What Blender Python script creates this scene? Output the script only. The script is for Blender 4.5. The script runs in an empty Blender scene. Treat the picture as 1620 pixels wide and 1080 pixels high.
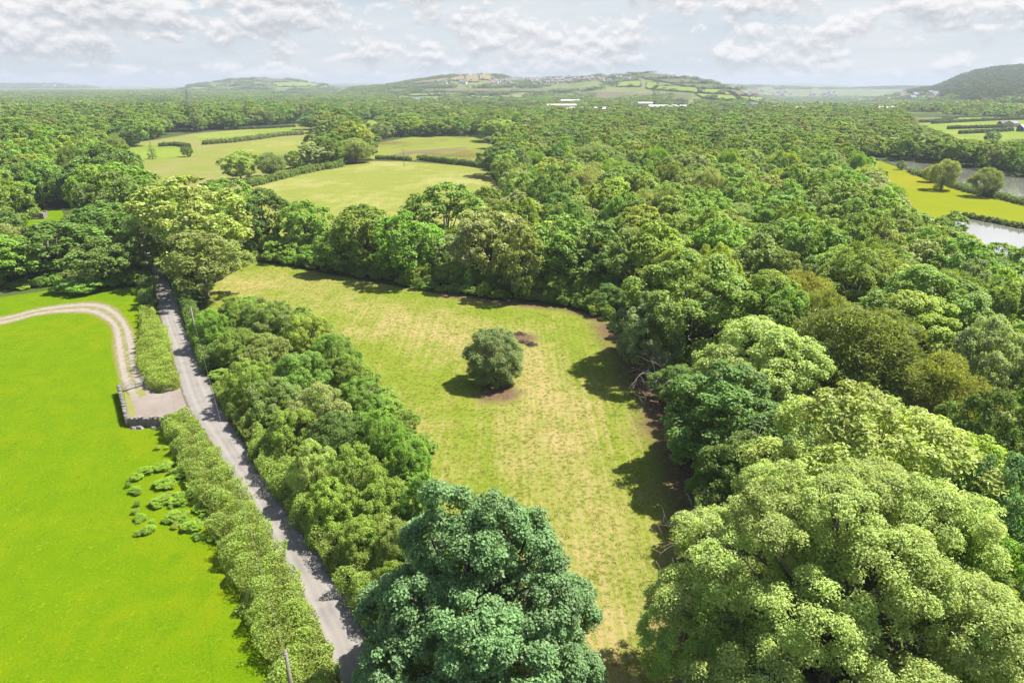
import bpy, math, random
import numpy as np
random.seed(5)
RNG = np.random.default_rng(11)
sc = bpy.context.scene
COL = sc.collection
R_ = math.radians

# ------------------------------------------------------------------ camera geometry
HCAM, PITCH, FPX = 40.0, R_(20.65), 1080.0
cp, sp = math.cos(PITCH), math.sin(PITCH)

def sig(py):                      # slope dz/dy of the viewing ray of a row
    v = (540 - py) / FPX
    return (v * cp - sp) / (cp + v * sp)

def G(px, py, z=0.0):             # photograph pixel -> point on the horizontal plane z
    u, v = (px - 810) / FPX, (540 - py) / FPX
    dz = -sp + v * cp
    t = (HCAM - z) / -dz
    return (u * t, (cp + v * sp) * t, z)

def depth(x, y, z): return y * cp - (z - HCAM) * sp

def P(x, y, z):                   # world -> photograph pixel (arrays too)
    d = y * cp - (z - HCAM) * sp
    return 810 + FPX * x / d, 540 - FPX * (y * sp + (z - HCAM) * cp) / d

# ------------------------------------------------------------------ terrain
def prof(pts):
    a = np.array(pts, float)
    return a[:, 0], a[:, 1]

HILLS = [  # ridge outline as (column, row), ridge distance, foot distance (both over columns), tree allowance
    dict(r=[(270,138),(300,135),(330,130),(370,124.5),(420,122.5),(460,124),(500,131),(545,138)], D=[(270,4000),(545,4000)], B=[(270,2900),(545,2900)], t=6, back=1200),
    dict(r=[(530,141),(570,138),(600,136),(640,130),(690,121.5),(750,117),(790,119),(825,125.5),(870,125),(920,123.5),(960,119.5),(1010,115),(1050,117),(1100,124.5),(1150,135),(1190,147),(1240,163),(1268,172)],
         D=[(530,2900),(800,2900),(1000,2700),(1100,2300),(1268,1500)], B=[(530,1900),(900,1800),(1100,1350),(1268,1150)], t=4, back=900),
    dict(r=[(1250,152),(1320,147),(1400,143.5),(1440,140),(1474,138),(1491,132),(1512,120.5),(1539,111.5),(1573,105.5),(1625,102),(1720,101),(1900,101)], D=[(1250,2700),(1900,2500)], B=[(1250,1900),(1480,1300),(1900,1050)], t=9, back=1500),
    dict(r=[(-200,133),(0,133.5),(90,133),(165,137.5)], D=[(-200,7000),(165,7000)], B=[(-200,5500),(165,5500)], t=0, back=1500),
    dict(r=[(480,137),(540,132),(600,131.5),(640,133),(700,136)], D=[(480,8000),(700,8000)], B=[(480,6500),(700,6500)], t=0, back=1500),
    dict(r=[(1100,133),(1160,133.5),(1200,135.5),(1280,139.5),(1340,140.5),(1430,137.5),(1500,136),(1600,136)], D=[(1100,5600),(1600,5600)], B=[(1100,4200),(1600,4200)], t=0, back=1200),
    dict(r=[(1150,137),(1200,134.5),(1260,132.3),(1310,133.5),(1370,137)], D=[(1150,11000),(1370,11000)], B=[(1150,9500),(1370,9500)], t=0, back=1500),
]
def hterr(x, y):
    x = np.asarray(x, float); y = np.asarray(y, float)
    h = np.zeros(np.broadcast(x, y).shape)
    ys = np.maximum(y, 200.0)
    col = 810 + FPX * x / (ys * cp + HCAM * sp)
    for H in HILLS:
        rx, ry = prof(H['r'])
        dx, dv = prof(H['D']); bx, bv = prof(H['B'])
        D = np.interp(col, dx, dv); B = np.interp(col, bx, bv)
        row = np.interp(col, rx, ry)
        v = (540 - row) / FPX
        s = (v * cp - sp) / (cp + v * sp)
        top = np.maximum(HCAM + s * D - H['t'], 0)
        edge = np.clip((col - rx[0]) / 30, 0, 1) * np.clip((rx[-1] - col) / 30, 0, 1)
        k = np.clip((ys - B) / (D - B), 0, 1)
        k2 = np.clip(1 - (ys - D) / H['back'], 0, 1)
        k = np.where(ys < D, 0.55 * k + 0.45 * k * k * (3 - 2 * k), k2 * k2 * (3 - 2 * k2))
        h = np.maximum(h, top * k * edge)
    roll = 5 * np.sin(x * 0.004 + 1) * np.sin(y * 0.0031) * np.clip((y - 1300) / 1500, 0, 1) * np.clip(h / 30, 0, 1)
    val = -34 * np.clip((ys - 1150) / 900, 0, 1) * np.clip((5000 - ys) / 700, 0, 1) * np.clip((col - 1130) / 110, 0, 1) * np.clip((1560 - col) / 110, 0, 1)
    h = np.maximum(h + roll, 0)
    return h + val * (1 - np.clip(h / 20, 0, 1))

def hit(px, py):                  # ray onto the terrain
    u, v = (px - 810) / FPX, (540 - py) / FPX
    d = np.array([u, cp + v * sp, -sp + v * cp])
    t = np.concatenate([np.linspace(300, 6000, 2300), np.linspace(6010, 13000, 500)])
    pts = d[None] * t[:, None]; z = HCAM + pts[:, 2]
    below = z < hterr(pts[:, 0], pts[:, 1])
    i = int(np.argmax(below)) if below.any() else len(t) - 1
    return (pts[i, 0], pts[i, 1], float(hterr(pts[i, 0], pts[i, 1])))

# ------------------------------------------------------------------ node helpers
def mat(name):
    m = bpy.data.materials.new(name); m.use_nodes = True
    nt = m.node_tree
    for n in list(nt.nodes): nt.nodes.remove(n)
    out = nt.nodes.new('ShaderNodeOutputMaterial')
    return m, nt, out
class NT:
    def __init__(s, nt): s.nt = nt; s.n = nt.nodes; s.l = nt.links
    def new(s, t, **k):
        n = s.n.new(t)
        for a, b in k.items(): setattr(n, a, b)
        return n
    def set(s, sock, v):
        if isinstance(v, bpy.types.NodeSocket): s.l.new(v, sock)
        else: sock.default_value = v
    def noise(s, vec, scale, detail=4, rough=.55, dist=0):
        n = s.new('ShaderNodeTexNoise'); s.set(n.inputs['Vector'], vec)
        n.inputs['Scale'].default_value = scale; n.inputs['Detail'].default_value = detail
        n.inputs['Roughness'].default_value = rough; n.inputs['Distortion'].default_value = dist
        return n.outputs['Fac']
    def ramp(s, fac, a, b, lo=0.0, hi=1.0):
        n = s.new('ShaderNodeMapRange'); n.clamp = True
        s.set(n.inputs[0], fac)
        for i, v in zip((1, 2, 3, 4), (a, b, lo, hi)): s.set(n.inputs[i], v)
        return n.outputs[0]
    def mix(s, fac, a, b):
        n = s.new('ShaderNodeMix', data_type='RGBA')
        s.set(n.inputs[0], fac)
        for k, v in ((6, a), (7, b)):
            s.set(n.inputs[k], v if isinstance(v, bpy.types.NodeSocket) else (*v, 1) if len(v) == 3 else v)
        return n.outputs[2]
    def math(s, op, a, b=0.0, c=None):
        n = s.new('ShaderNodeMath', operation=op)
        s.set(n.inputs[0], a); s.set(n.inputs[1], b)
        if c is not None: s.set(n.inputs[2], c)
        return n.outputs[0]
    def vmul(s, v, k):
        n = s.new('ShaderNodeVectorMath', operation='MULTIPLY'); s.set(n.inputs[0], v); s.set(n.inputs[1], k)
        return n.outputs[0]
    def pos(s): return s.new('ShaderNodeNewGeometry').outputs['Position']
    def attr(s, name, kind='GEOMETRY', out='Fac'):
        n = s.new('ShaderNodeAttribute'); n.attribute_name = name; n.attribute_type = kind
        return n.outputs[out]
    def rot(s, v, ang, scale):
        n = s.new('ShaderNodeMapping'); s.set(n.inputs['Vector'], v)
        n.inputs['Rotation'].default_value = (0, 0, ang); n.inputs['Scale'].default_value = scale
        return n.outputs[0]
    def bsdf(s, col, rough=.9, spec=.2, bump=None, bstr=.3, bdist=.1):
        b = s.new('ShaderNodeBsdfPrincipled')
        s.set(b.inputs['Base Color'], col if isinstance(col, bpy.types.NodeSocket) else (*col, 1))
        s.set(b.inputs['Roughness'], rough); b.inputs['Specular IOR Level'].default_value = spec
        if bump is not None:
            q = s.new('ShaderNodeBump'); q.inputs['Strength'].default_value = bstr; q.inputs['Distance'].default_value = bdist
            s.set(q.inputs['Height'], bump); s.l.new(q.outputs[0], b.inputs['Normal'])
        return b.outputs[0]

def simple_mat(name, c1, c2, scale=3.0, rough=.85, spec=.25, bstr=.3, metallic=0):
    m, nt, out = mat(name); n = NT(nt)
    tc = n.new('ShaderNodeTexCoord').outputs['Object']
    f = n.noise(tc, scale, 6, .65)
    s = n.bsdf(n.mix(n.ramp(f, .3, .7), c1, c2), rough, spec, f, bstr, .05)
    s.node.inputs['Metallic'].default_value = metallic
    nt.links.new(s, out.inputs[0]); return m

def leaf_mat(name, transl=.38, rough=.55, spec=.18, lr=(.72, 1.28)):
    m, nt, out = mat(name); n = NT(nt)
    base = n.attr('leafcol', 'INSTANCER', 'Color')
    lv = n.attr('lv'); cv = n.attr('cv')
    oi = n.new('ShaderNodeObjectInfo').outputs['Random']
    val = n.math('MULTIPLY', n.ramp(lv, 0, 1, *lr), n.ramp(cv, 0, 1, .76, 1.28))
    val = n.math('MULTIPLY', val, n.ramp(oi, 0, 1, .93, 1.07))
    hs = n.new('ShaderNodeHueSaturation')
    n.set(hs.inputs['Hue'], n.math('ADD', n.ramp(cv, 0, 1, .491, .508), n.ramp(lv, 0, 1, .008, -.012)))
    hs.inputs['Saturation'].default_value = 1.0
    n.set(hs.inputs['Value'], val); n.set(hs.inputs['Color'], base)
    c = hs.outputs[0]
    b = n.bsdf(c, rough, spec)
    tr = n.new('ShaderNodeBsdfTranslucent'); n.set(tr.inputs[0], n.mix(1.0, c, c))
    tm = n.new('ShaderNodeMix', data_type='RGBA', blend_type='MULTIPLY'); tm.inputs[0].default_value = 1
    n.set(tm.inputs[6], c); tm.inputs[7].default_value = (1.25 * transl * 2, 1.2 * transl * 2, .42 * transl * 2, 1)
    n.set(tr.inputs[0], tm.outputs[2])
    mx = n.new('ShaderNodeAddShader')      # a leaf lets through about as much light as it reflects
    nt.links.new(b, mx.inputs[0]); nt.links.new(tr.outputs[0], mx.inputs[1])
    nt.links.new(mx.outputs[0], out.inputs[0]); return m

M_LEAF = leaf_mat('leaf')
M_LEAF_FAR = leaf_mat('leaf_far', .36, .7, .12, (.86, 1.14))
M_BARK = simple_mat('bark', (0.0720,0.0612,0.0468), (0.1584,0.1440,0.1224), 4)
M_DEAD = simple_mat('dead_wood', (.105,.092,.078), (.19,.17,.15), 4)
M_STONE = simple_mat('stone', (0.0936,0.0792,0.0720), (0.2448,0.2160,0.1944), 2.5, .95, .1, .8)
M_STONE_CAP = simple_mat('cap_stone', (.10,.092,.085), (.235,.215,.20), 2.2, .95, .1, .8)
M_STEEL = simple_mat('galvanised_steel', (.16,.165,.165), (.26,.265,.265), 8, .6, .3, .05)
M_POLE = simple_mat('weathered_pole', (.11,.10,.075), (.20,.185,.145), 5)
M_WIRE = simple_mat('wire', (.14,.14,.145), (.20,.20,.205), 5, .6)
M_WHITE = simple_mat('white_render', (0.4464,0.4392,0.4320), (0.5760,0.5688,0.5544), .7)
M_ROOF = simple_mat('slate_roof', (0.1152,0.1152,0.1296), (0.1872,0.1872,0.2016), .8)
M_ROOFR = simple_mat('tile_roof', (0.1728,0.1152,0.0936), (0.2304,0.1584,0.1296), .8)
M_PINK = simple_mat('pinkish_render', (0.3024,0.2592,0.2448), (0.3960,0.3456,0.3240), .7)
M_SHED = simple_mat('pale_sheet_roof', (0.3600,0.3384,0.3168), (0.4752,0.4536,0.4320), .3, .6)
M_SHEDB = simple_mat('tan_sheet', (0.2880,0.2448,0.1944), (0.3744,0.3312,0.2736), .3, .7)
M_RED = simple_mat('red_sheet', (0.3240,0.0288,0.0360), (0.3960,0.0576,0.0648), .5, .6)
M_GLASS = simple_mat('window_glass', (0.0360,0.0432,0.0504), (0.0648,0.0720,0.0864), 2, .15, .5, 0)
M_BRASH = simple_mat('brash', (0.0720,0.0432,0.0324), (0.1728,0.1152,0.0864), 5)
M_CHAR = simple_mat('charred_wood', (0.0216,0.0202,0.0202), (0.0864,0.0792,0.0792), 5)
M_BLUEV = simple_mat('vehicle_paint', (.05, .09, .16), (.06, .10, .18), 3, .3, .5, 0)

# ------------------------------------------------------------------ mesh helpers
def mesh_np(name, verts, quads, mats, attrs=None, smooth=False, midx=None):
    me = bpy.data.meshes.new(name)
    k = quads.shape[1]
    me.vertices.add(len(verts)); me.vertices.foreach_set('co', np.ascontiguousarray(verts, np.float32).ravel())
    me.loops.add(quads.size); me.loops.foreach_set('vertex_index', np.ascontiguousarray(quads, np.int32).ravel())
    me.polygons.add(len(quads))
    me.polygons.foreach_set('loop_start', np.arange(0, quads.size, k, dtype=np.int32))
    if midx is not None: me.polygons.foreach_set('material_index', np.ascontiguousarray(midx, np.int32))
    me.polygons.foreach_set('use_smooth', np.full(len(quads), smooth))
    me.update(calc_edges=True)
    for m in mats: me.materials.append(m)
    for an, (dom, arr) in (attrs or {}).items():
        a = me.attributes.new(an, 'FLOAT', dom); a.data.foreach_set('value', np.ascontiguousarray(arr, np.float32))
    return me

class MB:                          # polygon builder
    def __init__(s): s.v = []; s.f = []; s.mi = []
    def add(s, vs, fs, mi=0):
        o = len(s.v); s.v += [tuple(v) for v in vs]; s.f += [[i + o for i in f] for f in fs]; s.mi += [mi] * len(fs)
    def box(s, c, size, rz=0, mi=0, tilt=None):
        hx, hy, hz = (q / 2 for q in size); ca, sa = math.cos(rz), math.sin(rz)
        vs = []
        for x, y, z in ((-1,-1,-1),(1,-1,-1),(1,1,-1),(-1,1,-1),(-1,-1,1),(1,-1,1),(1,1,1),(-1,1,1)):
            X, Y, Z = x*hx, y*hy, z*hz
            if tilt: X, Z = X*math.cos(tilt)-Z*math.sin(tilt), X*math.sin(tilt)+Z*math.cos(tilt)
            vs.append((c[0]+X*ca-Y*sa, c[1]+X*sa+Y*ca, c[2]+Z))
        s.add(vs, [(3,2,1,0),(4,5,6,7),(0,1,5,4),(1,2,6,5),(2,3,7,6),(3,0,4,7)], mi)
    def tube(s, pts, rad, n=6, mi=0):
        pts = [np.array(p, float) for p in pts]; rings = []
        for i, p in enumerate(pts):
            d = pts[min(i+1, len(pts)-1)] - pts[max(i-1, 0)]; d /= (np.linalg.norm(d) + 1e-9)
            a = np.cross(d, (0,0,1) if abs(d[2]) < .9 else (1,0,0)); a /= np.linalg.norm(a); b = np.cross(d, a)
            r = rad[i] if hasattr(rad, '__len__') else rad
            rings.append([p + r*(math.cos(2*math.pi*k/n)*a + math.sin(2*math.pi*k/n)*b) for k in range(n)])
        vs = [v for r in rings for v in r]; fs = []
        for i in range(len(pts)-1):
            for k in range(n):
                fs.append((i*n+k, i*n+(k+1)%n, (i+1)*n+(k+1)%n, (i+1)*n+k))
        fs.append(tuple(range(n-1, -1, -1))); fs.append(tuple((len(pts)-1)*n+k for k in range(n)))
        s.add(vs, fs, mi)
    def prism(s, poly, z0, z1, mi=0):
        n = len(poly); vs = [(x, y, z0) for x, y in poly] + [(x, y, z1) for x, y in poly]
        s.add(vs, [tuple(range(n-1,-1,-1)), tuple(range(n, 2*n))] + [(i,(i+1)%n,n+(i+1)%n,n+i) for i in range(n)], mi)
    def mesh(s, name, mats, smooth=False):
        me = bpy.data.meshes.new(name); me.from_pydata(s.v, [], s.f)
        for m in mats: me.materials.append(m)
        me.polygons.foreach_set('material_index', s.mi)
        me.polygons.foreach_set('use_smooth', [smooth]*len(s.f)); me.update(); return me

def obj(name, me, parent=None, loc=(0,0,0), rz=0.0, scale=None):
    o = bpy.data.objects.new(name, me); COL.objects.link(o)
    o.location = loc; o.rotation_euler = (0, 0, rz)
    if scale is not None: o.scale = scale
    if parent is not None: o.parent = parent
    return o
def tag(o, label, cat, group=None, kind=None):
    o['label'] = label; o['category'] = cat
    if group: o['group'] = group
    if kind: o['kind'] = kind
    return o

# ------------------------------------------------------------------ foliage
def unit(v): return v / (np.linalg.norm(v, axis=-1, keepdims=True) + 1e-9)

def leaves_mesh(name, pos, nrm, tan, length, width, lv, cv, m):
    N = len(pos)
    tan = unit(tan - (tan * nrm).sum(1, keepdims=True) * nrm); bit = np.cross(nrm, tan)
    L = length[:, None]; W = width[:, None]
    v = np.empty((N, 4, 3))
    v[:, 0] = pos - tan * L * .5
    v[:, 1] = pos + bit * W * .5 + nrm * W * .12 + tan * L * .05
    v[:, 2] = pos + tan * L * .5 - nrm * L * .12
    v[:, 3] = pos - bit * W * .5 + nrm * W * .12 + tan * L * .05
    q = np.arange(N * 4).reshape(N, 4)
    return mesh_np(name, v.reshape(-1, 3), q, [m], {'lv': ('FACE', lv), 'cv': ('FACE', cv)})

STY = {  # leaf length/width ratio, droop, clump flattening, inner share
    'broad':  dict(wr=.85, flat=.80, up=.55, rc=(.085, .165), comb=0, rad=(.55, 1.0)),
    'ash':    dict(wr=.55, flat=.80, up=.75, rc=(.075, .14), comb=0, rad=(.50, 1.0)),
    'willow': dict(wr=.24, flat=1.0, up=.30, rc=(.13, .24), comb=1, rad=(.45, 1.0)),
    'shrub':  dict(wr=.80, flat=.85, up=.60, rc=(.10, .18), comb=0, rad=(.50, 1.0)),
    'cone':   dict(wr=.30, flat=.45, up=.10, rc=(.14, .26), comb=0, rad=(.60, 1.0)),
}
def tree_meshes(name, seed, H, Rr, zb, ncl, nleaf, ls, style='broad', far=False, lean=(0, 0), rough=.22, limbs=14, lobes=None, nlobe=None, rcs=1.0):
    r = np.random.default_rng(seed); S = STY[style]
    zc, hz = (zb + H) / 2, (H - zb) / 2
    if lobes is None:
        nl = nlobe or 9
        ld = unit(r.normal(size=(nl, 3)) * [1, 1, .8] + [0, 0, .18]); ld[0] = unit(np.array([.15 * r.normal(), .15 * r.normal(), 1.0]))
        for q_ in range(1, nl):                     # spread the lobes apart
            for _ in range(12):
                if (ld[:q_] @ ld[q_]).max() < .72: break
                ld[q_] = unit(r.normal(size=3) * [1, 1, .8] + [0, 0, .18])
        lr = r.uniform(.34, .52, nl) * (1 if nl < 12 else .82); lc = ld * (1 - lr * .95)[:, None] * r.uniform(.8, 1.08, (nl, 1))
        lr[0] = max(lr[0], .42)
    else:
        la = np.array(lobes, float); lc = la[:, :3].copy(); lc[:, 2] = lc[:, 2] * 2 - 1; lr = la[:, 3]; ld = unit(lc); nl = len(la)
    big = ncl * 4
    li = r.choice(nl, big, p=lr ** 2 / (lr ** 2).sum())
    d = unit(r.normal(size=(big, 3)) + .55 * ld[li] + np.array([0, 0, .30]))
    U = lc[li] + d * (lr[li] * r.uniform(.62, 1.0, big) ** .6)[:, None]
    dist = np.linalg.norm(U[:, None] - lc[None], axis=2) / lr[None]; dist[np.arange(big), li] = 9
    keep = (dist.min(1) > .8) | (r.random(big) < .10)
    keep = np.nonzero(keep)[0][:ncl]; U = U[keep]; d = d[keep]; ncl = len(keep); lkeep = li[keep]
    rc = Rr * r.uniform(*S['rc'], ncl) * rcs
    if style == 'cone':
        lkeep = np.zeros(ncl, int)
        zz = r.random(ncl) ** 1.4
        a = r.uniform(0, 2 * np.pi, ncl)
        rr = Rr * (1 - zz) * r.uniform(.55, 1, ncl)
        c = np.stack([rr * np.cos(a), rr * np.sin(a), zb + zz * (H - zb)], 1); d = unit(c * [1, 1, .1])
        rc = rc * (1.1 - .8 * zz)
    else:
        c = U * np.array([Rr, Rr, hz]) * (1 - .35 * rc / Rr)[:, None]
        c[:, 2] += zc
        c[:, 2] = np.minimum(c[:, 2], H - .35 * rc)
        c[:, 0] += lean[0] * c[:, 2] / H; c[:, 1] += lean[1] * c[:, 2] / H
    c[:, 2] = np.maximum(c[:, 2], .25 * rc)
    w = rc ** 2; cnt = np.maximum((nleaf * w / w.sum()).astype(int), 3)
    ci = np.repeat(np.arange(ncl), cnt); N = len(ci)
    o = unit(r.normal(size=(N, 3)) + .55 * d[ci] + np.array([0, 0, S['up']]))
    k = r.random(N) ** .45
    p = c[ci] + o * (rc[ci] * k)[:, None] * np.array([1, 1, S['flat']])
    p[:, 2] = np.maximum(p[:, 2], .05)
    nrm = unit(.75 * o + np.array([0, 0, .8]) + .5 * r.normal(size=(N, 3)))
    if S['comb']:
        tan = unit(.9 * d[ci] + np.array([.35, .1, .15]) + .55 * r.normal(size=(N, 3)))
        nrm = unit(r.normal(size=(N, 3)) + np.array([0, 0, .5]))
    else:
        tan = unit(o * .6 + r.normal(size=(N, 3)) * .8 + np.array([0, 0, -.3]))
    L = ls * r.uniform(.7, 1.3, N) * (1.9 if S['comb'] else 1.0)
    cvc = np.clip(.5 * r.random(ncl) + .5 * r.random(nl)[lkeep % nl], 0, 1)
    crown = leaves_mesh(name + '_crown', p, nrm, tan, L, L * S['wr'], r.random(N), np.clip(cvc[ci] + r.normal(size=N) * .08, 0, 1), M_LEAF_FAR if far else M_LEAF)
    b = MB(); tr = .02 * H + .05
    top = zb + (H - zb) * .62
    if style == 'shrub':
        for i in r.choice(ncl, min(limbs, ncl), False):
            e = c[i]; m_ = e * [.5, .5, .6]
            b.tube([(e[0]*.06, e[1]*.06, -.1), m_, e], [.02 * H, .014 * H, .006 * H], 5)
    else:
        tl = [(0, 0, -.3), (.1 * r.normal(), .1 * r.normal(), zb * .6 + .3), (lean[0] * .4 + .2 * r.normal(), lean[1] * .4 + .2 * r.normal(), zb + (H - zb) * .3), (lean[0] * .62 + .3 * r.normal(), lean[1] * .62 + .3 * r.normal(), top)]
        b.tube(tl, [tr * 1.25, tr, tr * .65, tr * .22], 7)
        for i in r.choice(ncl, min(limbs, ncl), False):
            e = c[i]; z0 = min(zb * .75 + r.random() * (H - zb) * .4, max(e[2] * .8, .4))
            s0 = np.array([lean[0] * z0 / H, lean[1] * z0 / H, z0]); md = s0 * .45 + e * .55 + np.array([0, 0, .06 * H * (r.random() - .2)])
            b.tube([s0, md, e], [tr * .42, tr * .26, tr * .08], 5)
            for _ in range(2):
                q = md * .4 + e * .6; f = e + unit(r.normal(size=3)) * rc[i] * .8
                b.tube([q, f], [tr * .13, tr * .03], 4)
    trunk = b.mesh(name + '_trunk', [M_BARK], True)
    return crown, trunk

PAL = {  # real leaf colours
    'mid green': (.116, .178, .026), 'yellow-green': (.160, .208, .028), 'dark green': (.078, .130, .024),
    'olive green': (.130, .166, .038), 'grey-green': (.146, .184, .068), 'blue-green': (.082, .152, .060),
    'russet-tinged': (.142, .152, .034), 'pale green': (.192, .244, .070), 'bright green': (.112, .196, .024), 'soft green': (.158, .204, .056),
}
def jit(c, a=.12):
    k = 1 + RNG.uniform(-a, a)
    return [float(c[0] * k * (1 + RNG.uniform(-a, a))), float(c[1] * k), float(c[2] * k * (1 + RNG.uniform(-a, a)))]

TREES = []   # records for labels
def plant(kind, crown, trunk, x, y, z, sc3, rz, colname, label, cat, group=None, colv=None):
    e = obj(kind, None, None, (x, y, z), rz); e.empty_display_size = .5
    c = obj('crown' if cat == 'tree' else 'foliage', crown, e, scale=sc3); t = obj('trunk' if cat == 'tree' else 'stems', trunk, e, scale=sc3)
    c['leafcol'] = colv or jit(PAL[colname])
    tag(e, label, cat, group)
    return e

print('protos')
# reference tree is 10 m tall with a 4 m crown radius
PROTO = {}
PR, PH = dict(broad=5, ash=5, willow=5, shrub=4, cone=4), dict(broad=10, ash=10, willow=10, shrub=6, cone=10)
def proto(key, n, hi, mid, **k):
    PROTO[key] = dict(hi=[tree_meshes(f'{key}_near_{i}', 100 + i * 7 + len(key) * 31, PH[key], PR[key], nleaf=hi[0], ls=hi[1], **k) for i in range(n)],
                      mid=[tree_meshes(f'{key}_middle_{i}', 500 + i * 7 + len(key) * 31, PH[key], PR[key], nleaf=mid[0], ls=mid[1], **k) for i in range(n)])
proto('broad', 7, (32000, .19), (11000, .31), zb=.5, ncl=240, style='broad', nlobe=11)
proto('ash', 3, (34000, .19), (11000, .32), zb=.8, ncl=330, style='ash', nlobe=14)
proto('willow', 3, (36000, .18), (12000, .29), zb=.4, ncl=170, style='willow', nlobe=11)
proto('shrub', 5, (24000, .16), (8000, .27), zb=.0, ncl=190, style='shrub', limbs=10, nlobe=10)
proto('cone', 2, (12000, .22), (5000, .36), zb=.6, ncl=130, style='cone')
FAR = [tree_meshes(f'far_tree_{i}', 900 + i, 10, 4.4, .3, 110, 5000, .40, 'broad', True, limbs=4, nlobe=12)[0] for i in range(8)]
VFAR = [tree_meshes(f'farther_tree_{i}', 950 + i, 10, 5, .2, 48, 900, .85, 'broad', True, limbs=2)[0] for i in range(5)]

# ------------------------------------------------------------------ open ground (photograph pixels; z = height of whatever hides the near edge)
def poly(pts): return [G(*p)[:2] for p in pts]
pt_road_L = [(560,1200),(545,1130),(523,1073),(497,1000),(470,947),(440,880),(413,827),(362,740),(330,690),(300,643),(284,597),(270,547),(257,507),(248,463),(241,440),(230,408),(222,380),(212,350)]
pt_road_R = [(645,1200),(622,1130),(599,1073),(572,1000),(548,947),(508,880),(472,827),(409,740),(377,690),(346,643),(325,597),(305,547),(287,510),(277,463),(263,440),(242,408),(231,380),(219,350)]
PASTURE = [(-900,440),(0,470),(60,462),(130,448),(180,425),(222,425),(250,500),(268,570),(286,622),(300,650),(330,700),(420,860),(500,1030),(545,1160),(545,1300),(-1500,1300),(-1800,800)]
MEADOW = [(352,424),(395,412),(450,420),(520,434),(700,466),(900,488),(985,514),(1040,572),(1080,655),(1155,790),(1195,900),(1180,1000),(1120,1130),(1040,1300),(640,1300),(650,1100),(560,920),(450,745),(360,605),(318,530),(330,470)]
HAY = [(330,340),(395,296),(480,273),(590,255),(640,255.5),(700,260),(770,266),(790,300),(782,345),(720,368),(560,384),(400,370)]
ROUGH = [(575,246),(600,226),(650,217),(740,216),(778,221),(782,264),(700,258),(640,252),(590,252)]
LEFTR = [(105,250),(140,238),(240,222),(310,211),(400,204),(470,196),(500,204),(505,236),(470,262),(395,292),(330,330),(270,320),(230,290),(160,270)]
SMALLF = [(557,203),(562,195),(585,190),(608,191),(612,200),(600,207),(590,222),(560,214)]
POND_U = [(1392,251.5),(1440,256),(1492,262),(1567,272),(1620,281),(1800,305),(1800,365),(1620,322),(1560,305),(1480,283),(1432,267)]
POND_L = [(1508,343),(1527,345),(1620,363),(1800,400),(1800,450),(1620,425),(1540,392),(1500,362)]
BANK = [(1340,256),(1392,255),(1430,268),(1478,285),(1537,304),(1583,314),(1800,368),(1800,402),(1620,364),(1527,346),(1480,352),(1440,335),(1375,295)]
RFIELD = [(1430,187),(1500,186),(1560,186),(1800,186),(1800,236),(1620,226),(1525,224),(1478,208),(1432,196)]
LAWN = [(15,352),(30,340),(60,333),(96,331),(101,340),(96,352),(60,362),(20,372),(-30,375)]
LAWN_T = LAWN
OPEN = [PASTURE, MEADOW, HAY, ROUGH, LEFTR, SMALLF, POND_U, POND_L, BANK, RFIELD, LAWN]
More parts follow.
